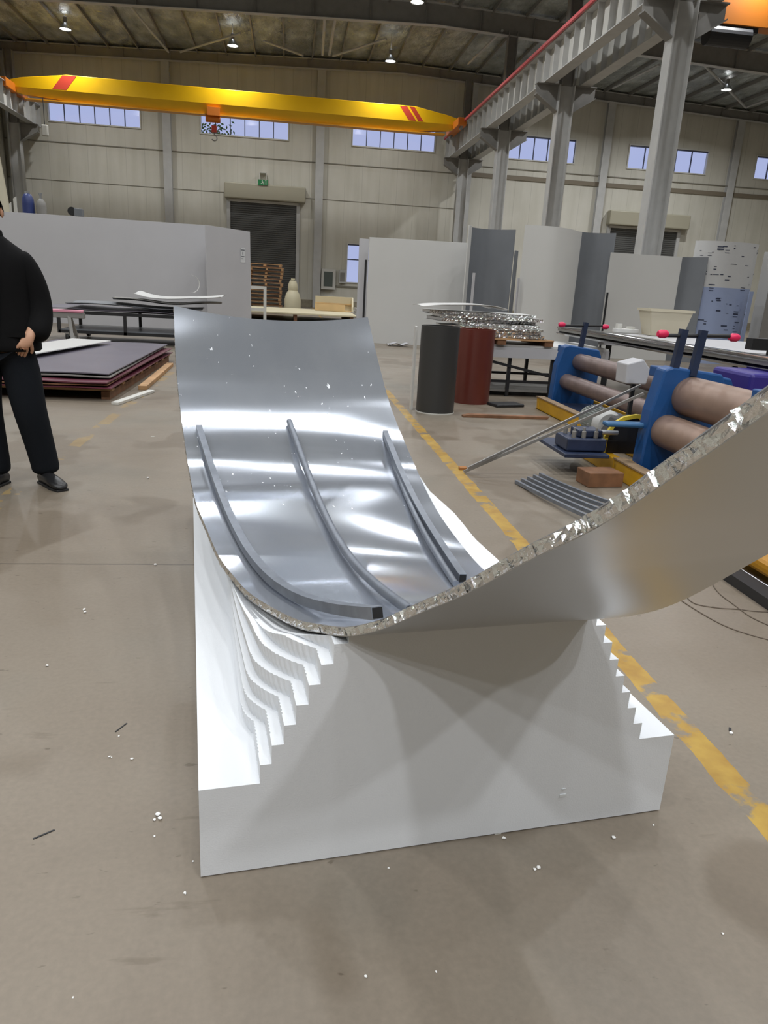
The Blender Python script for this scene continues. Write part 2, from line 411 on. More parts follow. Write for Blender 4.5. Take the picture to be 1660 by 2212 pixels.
e = thing('exit_sign', 'small green exit sign above the grey roller door', 'sign', (ex.x, YW - .6, ex.z))
obj('board', MB().box(-.27, .27, -.03, .03, -.14, .14), mat('sign green', (40, 128, 76), .4), e)
mb = MB()                                  # running figure in a doorway
mb.lathe([(.0, -.005), (.025, -.005), (.025, 0), (0, 0)], (-.03, -.031, .08), 12, 'y')
for p, q in [((-.02, .05), (.0, -.01)), ((0, -.01), (.05, -.05)), ((.05, -.05), (.03, -.11)), ((0, -.01), (-.05, -.05)), ((-.05, -.05), (-.11, -.06)), ((-.02, .04), (.05, .02)), ((-.02, .04), (-.08, .02))]:
    mb.bar((p[0], -.034, p[1]), (q[0], -.034, q[1]), .006, .022)
for p, q in [((.12, -.11), (.12, .1)), ((.2, -.11), (.2, .1)), ((.12, .1), (.2, .1))]: mb.bar((p[0], -.034, p[1]), (q[0], -.034, q[1]), .006, .016)
obj('pictogram', mb, mat('sign white', (235, 240, 235), .4), e)
obj('hanger', MB().box(-.2, -.17, -.01, .01, .14, .5).box(.17, .2, -.01, .01, .14, .5).box(-.2, .2, -.01, .62, .48, .5), M_white, e)

# ------------------------------------------------------------------ columns, beams, runways
def h_section(mb, cx, cy, w, d, z0, z1, tf=.03):   # flanges face +-X, w apart, d wide
    mb.box(cx - w / 2, cx - w / 2 + tf, cy - d / 2, cy + d / 2, z0, z1).box(cx + w / 2 - tf, cx + w / 2, cy - d / 2, cy + d / 2, z0, z1)
    return mb.box(cx - w / 2 + tf, cx + w / 2 - tf, cy - .012, cy + .012, z0, z1)
CX = 9.48; ZB = 8.42; ZT = 9.48
def column(y, lab, x=CX, sides=(-1, 1), arm=.8):
    t = thing('steel_column', lab, 'column', (x, y, 0))
    h = ridge(x) - .75
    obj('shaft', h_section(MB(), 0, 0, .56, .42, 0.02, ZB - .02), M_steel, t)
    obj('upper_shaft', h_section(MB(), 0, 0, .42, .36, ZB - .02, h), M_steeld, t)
    obj('base_plate', MB().box(-.36, .36, -.3, .3, 0, .03), M_steeld, t)
    for s in sides:
        mb = MB().prism([(s * .28, ZB - .85), (s * .28, ZB), (s * (.28 + arm), ZB), (s * (.28 + arm), ZB - .35)], -.012, .012)
        mb.prism([(s * .28, ZB - .87), (s * .28, ZB - .83), (s * (.28 + arm), ZB - .33), (s * (.28 + arm), ZB - .37)], -.17, .17)
        mb.box(min(s * .28, s * (.28 + arm)), max(s * .28, s * (.28 + arm)), -.17, .17, ZB - .03, ZB - .0)
        obj('bracket', mb, M_steeld, t)
    return t
column(19.6, 'grey steel column nearest the camera, right of centre')
column(27.7, 'middle grey steel column of the row carrying the crane beam')
column(35.5, 'farthest free standing grey column under the crane beam')
column(11.6, 'grey steel column right of the picture beside the aisle')
column(43.6, 'grey steel column against the far wall at the end of the crane beam')
for y, l in ((35.5, 'dark column at the left side wall, nearer of two'), (43.6, 'dark column at the left corner of the far wall')):
    column(y, l, -14.2, (1,), .9)
def runway(x, y0, y1, lab, rail=True):
    t = thing('crane_runway_beam', lab, 'beam', (x, y0, ZB)); L = y1 - y0; h = ZT - ZB
    obj('web', MB().box(-.008, .008, 0, L, .03, h - .03), M_white, t)
    obj('lower_flange', MB().box(-.2, .2, 0, L, 0, .03), M_steel, t)
    obj('upper_flange', MB().box(-.24, .24, 0, L, h - .03, h), M_steel, t)
    n = int(L / .85)
    for k in range(n + 1):
        y = L * k / n
        obj('stiffener', MB().box(-.19, -.008, y - .01, y + .01, .03, h - .03).box(.008, .19, y - .01, y + .01, .03, h - .03), M_steel, t)
    obj('rail', MB().box(-.035, .035, 0, L, h, h + .12), M_steeld, t)
    if rail: obj('conductor_rail', MB().box(-.34, -.26, 0, L, h + .0, h + .10), M_rail, t)
    return t
XRUN = 8.82
for y0, y1, l in ((3.6, 19.58, 'nearest span of the white crane runway beam with a red rail'), (19.62, 27.68, 'white crane runway beam span between near and middle columns'), (27.72, 35.48, 'white crane runway beam span between middle and far columns'), (35.52, 44.6, 'last span of the red railed crane runway at the far wall')):
    runway(XRUN, y0, y1, l)
for y0, y1, l in ((11.6, 19.58, 'right bay runway beam ahead of the near column'), (19.62, 27.68, 'right bay runway beam behind the near column'), (27.72, 35.48, 'right bay runway beam behind the middle column'), (35.52, 44.6, 'right bay runway beam at the far wall')):
    runway(10.14, y0, y1, l, False)
runway(-13.35, 27.0, 44.6, 'short visible piece of runway beam at the left wall', True)

def roof_beam(y, lab, x0=XL + .1, x1=XR_ - .1, dep=.95, g='portal roof beams'):
    t = thing('roof_beam', lab, 'beam', (0, y, 0), group=None)
    for n_, off, hh, w in (('web', 0, 0, .02),):
        mb = MB()
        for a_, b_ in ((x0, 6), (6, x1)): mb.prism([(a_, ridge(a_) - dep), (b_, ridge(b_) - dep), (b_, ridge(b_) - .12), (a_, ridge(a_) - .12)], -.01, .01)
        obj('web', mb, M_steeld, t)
    for nm, o1 in (('lower_flange', -dep), ('upper_flange', -.14)):
        mb = MB()
        for a_, b_ in ((x0, 6), (6, x1)): mb.prism([(a_, ridge(a_) + o1), (b_, ridge(b_) + o1), (b_, ridge(b_) + o1 + .025), (a_, ridge(a_) + o1 + .025)], -.14, .14)
        obj(nm, mb, M_steel, t)
    mb = MB()
    for x in [x0 + 1.5 + 2.4 * k for k in range(int((x1 - x0) / 2.4))]: mb.box(x - .01, x + .01, -.12, .12, ridge(x) - dep + .02, ridge(x) - .14)
    obj('stiffener', mb, M_steeld, t)
roof_beam(35.5, 'deep grey roof beam crossing the top of the picture')
roof_beam(27.7, 'grey roof beam over the middle column')
roof_beam(19.6, 'grey roof beam over the near column')
roof_beam(44.6, 'grey roof beam along the top of the far wall', dep=.6)
for k in range(29):
    x = -14 + 1.5 * k
    o = obj('roof_purlin', MB().prism([(-.03, 0), (.03, 0), (.03, .02), (-.01, .02), (-.01, .16), (.03, .16), (.03, .18), (-.03, .18)], 18, YW), M_steeld, loc=(x, 0, ridge(x) - .2))
    tag(o, 'thin steel purlin running lengthwise under the roof sheet', 'purlin', 'roof purlins')
def brace(a, b, lab, z=12.25, w=.11):
    p, q = gz(*a, z), gz(*b, z)
    o = obj('roof_brace', MB().tube([p, q], w / 2, 8), M_steel); tag(o, lab, 'brace')
for a, b, l in (((280, 12), (364, 112), 'bright diagonal roof brace at upper left'), ((520, 72), (390, 112), 'roof brace left of the second lamp'), ((570, 88), (655, 120), 'roof brace right of the second lamp'), ((720, 121), (835, 84), 'roof brace left of the third lamp'),
                ((1012, 138), (1086, 66), 'roof brace beside the far crane column'), ((1325, 190), (1425, 140), 'roof brace left of the near column top')):
    brace(a, b, l)
brace((1500, 118), (1612, 232), 'roof brace passing above the right bay lamp', 12.2, .13)
brace((1612, 232), (1700, 200), 'roof brace at the right edge', 12.2)
for (x0, y0), (x1, y1), l in (((702, 34), (697, 118), 'upright pipe hanging below the roof at centre'), ((725, 36), (712, 118), 'second upright pipe below the roof at centre')):
    p, q = gy(x0, y0, 44.3), gy(x1, y1, 44.3)
    tag(obj('drop_pipe', MB().tube([gz(x0, y0, 12.5), gz(x1, y1, 12.4)], .07, 8), M_steel), l, 'pipe')
XC = [-14.75, -6.75, 1.54, 10.05, 18.2, 26.3]
labs = ['corner wall post at the far left', 'wall post left of the roller door', 'wall post right of the roller door', 'wall post behind the crane runway end', 'wall post right of the second free column', 'wall post at the right edge']
for x, l in zip(XC, labs):
    o = obj('wall_post', MB().box(x - .22, x + .22, YW - .3, YW - .27, 0, 12.6).box(x - .22, x + .22, YW - .04, YW, 0, 12.6).box(x - .012, x + .012, YW - .27, YW - .04, 0, 12.6), M_steel, bevel=.004)
    tag(o, l, 'post')

# ------------------------------------------------------------------ lamps
M_lens = mat('lamp lens', (255, 250, 240), .4, emit=(255, 250, 240), es=28)
ldat = bpy.data.lights.new('lamp_light', 'AREA'); ldat.shape = 'DISK'; ldat.size = .42; ldat.energy = LAMP_W * .60; ldat.color = LAMP_COL; ldat.spread = math.radians(156); lfar = ldat.copy(); lfar.energy = LAMP_W * 1.35; lfront = ldat.copy(); lfront.energy = LAMP_W * 1.55; lback = ldat.copy(); lback.energy = LAMP_W * .9; lright = ldat.copy(); lright.energy = LAMP_W * 1.65
ldup = bpy.data.lights.new('uplight', 'POINT'); ldup.energy = LAMP_W * .025; ldup.color = LAMP_COL; ldup.shadow_soft_size = .15; ldup.use_shadow = True  # point light added above each housing to brighten the roof underside
def make_lamp():
    t = thing('high_bay_lamp', 'x', 'lamp')
    obj('reflector', MB().lathe([(.07, .30), (.10, .24), (.20, .14), (.26, .02), (.27, 0), (.25, 0), (.24, .02), (.18, .13), (.09, .22)], n=28), M_alu, t, smooth=True)
    obj('housing', MB().lathe([(.0, .52), (.07, .52), (.085, .5), (.085, .32), (.07, .28), (0, .28)], n=20), M_steeld, t, smooth=True)
    obj('lens', MB().lathe([(.0, .02), (.225, .02), (.225, .035), (0, .035)], n=28), M_lens, t)
    obj('rod', MB().tube([(0, 0, 0), (0, 0, 1)], .014, 6), M_steeld, t, loc=(0, 0, .5))
    lo = bpy.data.objects.new('light', lfar); COL.objects.link(lo); lo.parent = t; lo.location = (0, 0, .005)
    uo = bpy.data.objects.new('uplight', ldup); COL.objects.link(uo); uo.parent = t; uo.location = (0, 0, .58)
    return t
LZ = 11.9
lx = [-10.45, -2.87, 4.7, 14.2, 21.95]
ly = [40.1, 32.2, 24.4, 16.4, 8.1, .2, -7.6]  # unseen near rows are set where their reflections streak the bent panel
lxn = [-10.45, -6.6, -2.87, .9, 4.7, 7.9, 14.2, 21.95]  # closer spacing, unseen lamps added so the panel streaks run unbroken
seen = {(0, 0): 'leftmost of the three lit lamps over the yellow crane', (1, 0): 'middle of the three lit lamps over the yellow crane', (2, 0): 'right one of the three lit lamps over the yellow crane', (2, 1): 'lit lamp at the top edge above the deep roof beam', (4, 0): 'lit lamp in the right bay beside the near column'}
lamp = None
for j, y in enumerate(ly):
    for i, x in enumerate(lx if j < 3 else lxn):
        if j > 5 and i > 5: continue
        if j == 3 and i == 0: lampn = dup(lamp, (x, y, LZ)); next(c for c in lampn.children if c.name.startswith('light')).data = ldat
        px = (x, y + (0 if i < 3 or j else -.75), LZ)
        if lamp is None: lamp = make_lamp(); o = lamp; o.location = px
        else: o = dup(lampn if j >= 3 else lamp, px) if not (j == 3 and i == 0) else lampn
        if j < 3: next(c for c in o.children if c.name.startswith('light')).data = lright if i >= 3 else (lfar if j == 2 else lback)
        if j == 6: next(c for c in o.children if c.name.startswith('light')).data = lfront  # unseen row behind the camera, made brighter to light the foam front
        if (i, j) in seen: o['label'] = seen[(i, j)]
        else: o['label'] = 'high bay lamp under the roof beyond the frame'; o['group'] = 'high bay lamps outside the view'
        for c in o.children:
            if c.name.startswith('rod'): c.scale.z = ridge(px[0]) - LZ - .5 - .005

# ------------------------------------------------------------------ yellow bridge crane
c0, c1, YC = gy(28, 200, 41).x, gy(985, 285, 41).x, 41.0
zb_, zm_, zt_ = gy(500, 254, YC).z, gy(500, 230, YC).z, gy(500, 197, YC).z
t = thing('bridge_crane', 'long yellow overhead bridge crane with red stripes spanning the left bay', 'crane', ((c0 + c1) / 2, YC, zb_)); L2 = (c1 - c0) / 2
dz1, dz2 = zm_ - zb_, zt_ - zb_
rows = []
for s, k, drop in ((-L2, .42, .25), (-L2 + .5, .6, .15), (-L2 + 2.6, 1, 0), (L2 - 2.2, 1, 0), (L2 - .5, .6, .15), (L2, .42, .25)):
    T = dz1 + (dz2 - dz1) * k
    rows.append([(s, -.16, drop + .06), (s, -.30, dz1 * .98), (s, -.30, T), (s, .30, T), (s, .30, dz1 * .98), (s, .16, drop + .06)])
mb = MB().grid(rows, close=True); mb.add(rows[0], [(0, 1, 2, 3, 4, 5)]); mb.add(rows[-1], [(5, 4, 3, 2, 1, 0)])
obj('girder', mb, M_yel, t, bevel=.02)
obj('bottom_flange', MB().box(-L2 + .6, L2 - .6, -.24, .24, 0, .06), mat('crane orange yellow', (222, 150, 14), .45), t)
def stripe(px0, px1, ptop, pbot):
    xa, xb = gy(px0, ptop, YC - .3).x - (c0 + c1) / 2, gy(px1, ptop, YC - .3).x - (c0 + c1) / 2
    return xa, xb
for pa, pb, sl in ((137, 167, -.55), (863, 879, .55), (884, 895, .55)):
    xa, xb = stripe(pa, pb, 200 if pa < 500 else 250, 0)
    zlo, zhi = dz1 * 1.05, dz2 * .97; sh = sl * .9
    obj('warning_stripe', MB().add([(xa + sh, -.306, zlo), (xb + sh, -.306, zlo), (xb, -.306, zhi), (xa, -.306, zhi), (xa + sh, -.302, zlo), (xb + sh, -.302, zlo), (xb, -.302, zhi), (xa, -.302, zhi)],
        [(0, 1, 2, 3), (7, 6, 5, 4), (0, 4, 5, 1), (1, 5, 6, 2), (2, 6, 7, 3), (3, 7, 4, 0)]), M_red, t)
for s in (-1, 1):
    o = obj('end_truck', MB().box(s * L2 - .22, s * L2 + .22, -1.5, 1.5, .25, .62), mat('end truck orange', (214, 120, 30), .5), t, bevel=.03)
    for y in (-1.2, 1.2): obj('wheel', MB().lathe([(0, -.06), (.2, -.06), (.2, .06), (0, .06)], (s * L2, y, .30), 20, 'x'), M_steeld, o)
hx = gy(463, 245, YC).x - (c0 + c1) / 2
h = obj('hoist', MB().box(hx - .3, hx + .3, -.45, -.2, -.05, .32).lathe([(.0, -.4), (.16, -.4), (.16, .3), (0, .3)], (hx, -.1, -.15), 16, 'x'), MATS['end truck orange'], t)
obj('hook_block', MB().box(hx - .12, hx + .12, -.22, .02, -.75, -.45), M_red, h)
obj('hook', MB().tube([(hx, -.1, -.75), (hx, -.1, -.9)] + [(hx + .13 * sn(a) , -.1, -1.0 + .13 * cs(a)) for a in [0, .6, 1.2, 1.8, 2.4, 3.0, 3.6, 4.2]], .03, 8), M_steeld, h)
obj('hoist_rope', MB().tube([(hx - .06, -.1, -.1), (hx - .06, -.1, -.5)], .012, 6).tube([(hx + .06, -.1, -.1), (hx + .06, -.1, -.5)], .012, 6), M_black, h)
px_ = gy(98, 235, YC).x - (c0 + c1) / 2; zp = gy(97, 272, YC).z - zb_
o = obj('pendant_cable', MB().tube([(px_, -.28, .1), (px_, -.3, zp)], .018, 6), M_black, t)
obj('pendant_control', MB().box(px_ - .15, px_ + .15, -.4, -.2, zp - .5, zp), mat('pendant grey', (200, 198, 190), .5), o, bevel=.05)
# crane of the right bay, its corner only
g0 = gz(1600, 62, 9.75)
t = thing('bridge_crane', 'orange brown crane girder of the right bay in the top right corner', 'crane', (20.1, g0.y, g0.z))
obj('girder', MB().box(-9.8, 9.8, -.25, .25, 0, 1.1), mat('crane rust orange', (190, 110, 22), .5), t, bevel=.02)
obj('end_truck', MB().box(-10.1, -9.6, -1.4, 1.4, -.08, .4), M_steeld, t, bevel=.02)
obj('hoist', MB().lathe([(0, -.7), (.3, -.7), (.3, .7), (0, .7)], (-6.5, 0, -.25), 20, 'x').box(-7.4, -5.6, -.2, .2, -.15, .05), M_black, t)

# ------------------------------------------------------------------ foam mould (own frame: x across, y away from its front face)
FA = math.radians(7.33); NL = gz(434, 1897)
FX = Vector((cs(FA), sn(FA), 0)); FY = Vector((-sn(FA), cs(FA), 0))
def fl(p): q = Vector(p) - NL; return Vector((q.dot(FX), q.dot(FY), q.z))       # world -> mould frame
def fw(p): return NL + FX * p[0] + FY * p[1] + Vector((0, 0, p[2]))             # mould frame -> world
PROF = [(-1.12, 1.44), (-.887, 1.257), (-.67, 1.08), (-.4, .873), (-.17, .71), (0, .600), (.12, .553), (.3, .513), (.5, .487), (.75, .478), (1.05, .487), (1.3, .503), (1.55, .532), (1.88, .62), (2.15, .79), (2.4, 1.0), (2.62, 1.19)]
prof = lambda y: interp(PROF, y)
def onprof(px, py, guess, off=0.0):        # where the sight line meets the bent sheet near the guessed y
    d0 = ray(px, py); best = None; d = Vector((d0.dot(FX), d0.dot(FY), d0.z)); c = fl(CAM)
    y = guess - .9
    def f(y):
        t = (y - c.y) / d.y; return c.z + d.z * t - prof(y) - off
    while y < guess + .9:
        a, b = f(y), f(y + .01)
        if a * b <= 0:
            yy = y + .01 * a / (a - b) if a != b else y
            if best is None or abs(yy - guess) < abs(best - guess): best = yy
        y += .01
    if best is None: best = guess
    t = (best - c.y) / d.y
    return Vector((c.x + d.x * t, best, prof(best) + off))
# edges of the bent panel
LP = [((375, 660), 2.6), ((379, 760), 2.36), ((386, 850), 2.14), ((400, 960), 1.86), ((415, 1050), 1.50), ((425, 1090), 1.3), ((445, 1138), 1.07), ((474, 1203), .79), ((515, 1256), .58), ((540, 1281), .47), ((584, 1309), .335), ((646, 1339), .17), ((693, 1348), .095), ((748, 1354), 'z.6222'), ((790, 1347), -.06),
      ((828, 1336), -.105), ((900, 1303), -.21), ((1000, 1258), -.37), ((1140, 1178), -.55), ((1280, 1105), -.68), ((1450, 985), -.80), ((1660, 832), -.90)]
RP = [((795, 685), 2.6), ((820, 790), 2.36), ((845, 880), 2.1), ((890, 990), 1.72), ((940, 1095), 1.25), ((1000, 1180), .85), ((1060, 1243), .55), ((1160, 1305), .25), ((1280, 1318), 'z.6222'), ((1430, 1292), -.19), ((1660, 1168), -.42)]
def at_y(x, y, yy):                         # mould-frame point on the sight line at depth yy
    d0 = ray(x, y); d = Vector((d0.dot(FX), d0.dot(FY), d0.z)); c = fl(CAM); return c + d * ((yy - c.y) / d.y)
SL = [(.8, .0), (1.1, .05), (1.4, .12), (1.7, .25), (1.9, .42), (2.1, .58), (2.25, .75), (2.4, .91), (2.49, 1.03), (2.55, 1.28), (2.61, 1.75), (2.9, 2.0)]
def rise(y):
    z = .489; t = .85
    while t < y: z += .01 * interp(SL, t); t += .01
    return z
def solve(x, y, g, sh):
    best = g; bd = 9
    for k in range(-50, 51):
        yy = g + k * .01; q = at_y(x, y, yy); d = abs(q.z - rise(yy + sh * min(max((yy - .9) / .9, 0), 1))) + abs(k) * .0002
        if d < bd: bd = d; best = yy
    return best
def fix(a, g):
    return min([k * .002 for k in range(-200, 200)], key=lambda q: abs(at_y(*a, q).z - float(g[1:]))) if isinstance(g, str) else g
LP = [(a, fix(a, g)) for a, g in LP]; RP = [(a, fix(a, g)) for a, g in RP]
LP = [(a, g if g < .9 else solve(*a, g, 0)) for a, g in LP]; RP = [(a, g if g < .9 else solve(*a, g, .13)) for a, g in RP]
LP[0] = (LP[0][0], max(LP[0][1], LP[1][1] + .1)); YE1, YE1R = LP[0][1], RP[0][1]
pl = sorted([tuple(at_y(*a, g))[1::-1] + (at_y(*a, g).z,) for a, g in LP]); pr = sorted([tuple(at_y(*a, g))[1::-1] + (at_y(*a, g).z,) for a, g in RP])
plx, plz = [(q[0], q[1]) for q in pl], [(q[0], q[2]) for q in pl]; prx, prz = [(q[0], q[1]) for q in pr], [(q[0], q[2]) for q in pr]
YE0 = -1.05
xl = lambda y: interp(plx, y) if y > plx[0][0] else plx[0][1]
zl_ = lambda y: interp(plz, y)
zr_ = lambda y: interp(prz, y) if y > prz[0][0] else zl_(y) + prz[0][1] - zl_(prz[0][0])
def xr(y):
    if y < prx[0][0]: return prx[0][1] + (y - prx[0][0]) * -.05
    return interp(prx, y)
ZK = [.24, .288, .336, .384, .432, .480, .528, .576, .599]
LXK = [.134, .160, .187, .213, .240, .266, .293, .325]
RXK = [1.108, 1.082, 1.057, 1.032, 1.007, .982, .957, .930]
def flareL(y): return interp([(0, .5), (.045, .36), (.06, .28), (.10, .20), (.14, .157), (.18, .130), (.22, .113), (.3, .108), (3, .108)], y) if y < .3 else .108
def flareR(y): return interp([(0, .70), (.3, .93), (.5, .96), (.8, 1.0), (3, 1.0)], y) if y < .8 else 1.0
rows = []; ys = [0, .02, .038] + [.045 + .0035 * k for k in range(60)] + [.26, .3, .35, .4, .45] + [.5 + .1 * k for k in range(20)]
WK = [0, .05, .12, .22, .36, .52, .70, .9]
for i, y in enumerate(ys):
    T = min(zl_(y), zr_(y)) - .0225
    sc = (.0035 if i % 4 < 2 else 0) * (1 if .04 < y < .255 else 0)
    r = []
    for k in range(8):
        zl, zh = min(ZK[k], T), min(ZK[k + 1] if k < 7 else max(T, .5), T)
        fk = lerp(flareL(y), max(flareL(y), xl(y) + .004), WK[k]); xk = min(LXK[k], fk); sl = .010 if y > .04 and xk < LXK[k] - .001 else 0
        if k == 0: r.append((xk + sl + sc, ZK[0]))
        r += [(xk + sl + sc, zl), (xk + sl * .3 + sc, lerp(zl, zh, .45)), (xk + sc * .6, zh)]
    rr = []
    for k in range(8):
        zl, zh = min(ZK[k], T), min(ZK[k + 1] if k < 7 else max(T, .5), T)
        xk = max(RXK[k], min(flareR(y), xr(y) - .07)); rr += [(xk, zl), (xk, zh)]
    pts = r + rr[::-1]
    rows.append([(p[0], y, p[1]) for p in pts])
mb = MB().grid(rows, close=True)
n = len(rows[0]); nl = 25
def capf(row):                              # cap made of horizontal strips
    k = len(mb.v); mb.v += [tuple(p) for p in row]
    for q in range(nl - 1):
        j = (q + 1) // 3 if q else 0
        a = q; b = q + 1
        # right partner of left vertex v: layer index and low/high
        def part(v):
            if v == 0: return n - 1
            kk, s3 = divmod(v - 1, 3)
            return n - 1 - (2 * kk + (0 if s3 == 0 else 1)) if s3 != 1 else None
        pa, pb = part(a), part(b)
        if pa is None: continue
        if pb is None: b = q + 2; pb = part(b); mb.f.append((k + a, k + q + 1, k + b, k + pb, k + pa)) 
        elif pa == pb: mb.f.append((k + a, k + b, k + pa))
        else: mb.f.append((k + a, k + b, k + pb, k + pa))
        mb.mi.append(0)
capf(rows[0]); capf(rows[-1])
mb.box(0, 1.213, 0, 2.75, 0.004, .24)
fo = obj('foam_mould', mb, M_foam, loc=NL, rz=FA, fix=False)
bm = bmesh.new(); bm.from_mesh(fo.data); bmesh.ops.recalc_face_normals(bm, faces=bm.faces); bm.to_mesh(fo.data); bm.free()
tag(fo, 'large white foam block with stepped sides carrying the bent metal panel', 'foam block')
# scraps of tape / chips on its front face
M_tape = mat('pale tape', (222, 226, 228), .5)
def chip(x, y, w, h, lab):
    p = fl(gy(x, y, 1.5)); d = ray(x, y); t = ((NL - CAM).dot(FY)) / d.dot(FY); p = fl(CAM + d * t)
    o = obj('tape_scrap', MB().box(-w / 2, w / 2, -.002, 0, -h / 2, h / 2), M_tape, loc=fw(p), rz=FA); tag(o, lab, 'tape')
chip(1216, 1718, .018, .008, 'small white tape scrap low on the foam front at right')
chip(1218, 1704, .011, .003, 'thin pale tape scrap just above the one on the foam front')

# ------------------------------------------------------------------ bent aluminium honeycomb panel
NU, NV = 150, 26
def surf(u, v, off=0.0):
    ye = lerp(YE1, YE1R, v) - .035 * 4 * v * (1 - v); y = lerp(YE0, ye, u)
    x = lerp(xl(y), xr(y), v)
    dz = lerp(zl_(y + .01) - zl_(y - .01), zr_(y + .01) - zr_(y - .01), v) / .02; nrm = Vector((0, -dz, 1)).normalized()
    return Vector((x, y, lerp(zl_(y), zr_(y), v))) + nrm * off
TH_P = .021
pan = thing('honeycomb_sheet', 'large U bent honeycomb metal sheet lying on the white foam block', 'metal sheet', NL, FA)
def skin(name, off, th, M, uvf=True):
    me = bpy.data.meshes.new(name); v = []; f = []
    for i in range(NU + 1):
        for j in range(NV + 1): v.append(surf(i / NU, j / NV, off))
    k = len(v)
    for i in range(NU + 1):
        for j in range(NV + 1): v.append(surf(i / NU, j / NV, off - th))
    w = NV + 1
    for i in range(NU):
        for j in range(NV):
            f.append((i * w + j, i * w + j + 1, (i + 1) * w + j + 1, (i + 1) * w + j)); f.append((k + i * w + j, k + (i + 1) * w + j, k + (i + 1) * w + j + 1, k + i * w + j + 1))
    for i in range(NU):
        f.append((i * w, (i + 1) * w, k + (i + 1) * w, k + i * w)); f.append((i * w + NV, k + i * w + NV, k + (i + 1) * w + NV, (i + 1) * w + NV))
    for j in range(NV):
        f.append((j, k + j, k + j + 1, j + 1)); f.append((NU * w + j, NU * w + j + 1, k + NU * w + j + 1, k + NU * w + j))
    me.from_pydata([tuple(p) for p in v], [], f)
    uv = me.uv_layers.new(name='UVMap')
    for lp in me.loops:
        q = lp.vertex_index % k; i, j = divmod(q, w); uv.data[lp.index].uv = (j / NV, i / NU)
    me.materials.append(M); me.polygons.foreach_set('use_smooth', [True] * len(me.polygons)); me.set_sharp_from_angle(angle=math.radians(40))
    o = bpy.data.objects.new(name, me); COL.objects.link(o); o.parent = pan; return o
g = G('clear coated underside'); g.b.inputs['Metallic'].default_value = .85; g.b.inputs['Base Color'].default_value = srgb(190, 190, 190); g.b.inputs['Roughness'].default_value = .30
o = skin('upper_skin', 0, .0012, M_brush); o['label'] = 'brushed mirror like metal face'
o = skin('lower_skin', -TH_P + .0012, .0012, g.M); o['label'] = 'smooth pale underside'
# crumpled honeycomb core showing along the cut edges
core = MB()
def foil_edge(ptf, N, depth):
    rr = []
    for i in range(N + 1):
        s = i / N; a = []
        for q, h in enumerate((0, .22, .5, .78, 1)):
            out = (R_.random() ** 1.5) * depth * (1 if q in (1, 2, 3) else .25)
            a.append(ptf(s + R_.uniform(-.3, .3) / N, h, out))
        rr.append(a)
    core.grid(rr)
def left_edge(s, h, out):
    p = surf(min(max(s, 0), 1), 0, -.001 - h * (TH_P - .002)); return p + Vector((-out + .0015, 0, 0))
foil_edge(left_edge, 460, .005)
s_ = 0.0
while s_ < .62:                              # torn cell walls standing out of the core
    s_ += R_.uniform(.0012, .0042); w_ = R_.uniform(.001, .0045); o_ = R_.uniform(.002, .0085) * (1 if s_ < .5 else .4); h0, h1 = R_.choice([(0, 1), (0, 1), (.1, .6), (.4, 1), (0, .5)])
    a_, b_ = left_edge(s_, h0, -.001), left_edge(s_ + w_ * R_.choice([.3, 1]), h1, -.001); ao, bo = left_edge(s_ + w_, h0 + .05, o_), left_edge(s_ + w_ * .7, h1 - .05, o_ * R_.uniform(.4, 1.1))
    core.add([a_, b_, bo, ao], [(0, 1, 2, 3)])
def right_edge(s, h, out): p = surf(min(max(s, 0), 1), 1, -.001 - h * (TH_P - .002)); return p + Vector((out - .0015, 0, 0))
foil_edge(right_edge, 420, .004)
def far_edge(s, h, out):
    p = surf(1, min(max(s, 0), 1), -.001 - h * (TH_P - .002)); return p + Vector((0, .4, .6)) * (out - .001)
foil_edge(far_edge, 120, .004)
def near_edge(s, h, out):
    p = surf(0, min(max(s, 0), 1), -.001 - h * (TH_P - .002)); return p + Vector((0, -.6, .5)) * (out - .001)
foil_edge(near_edge, 120, .004)
o = obj('honeycomb_core', core, M_foil, pan, fix=False); o['label'] = 'crumpled shiny honeycomb foil edge'

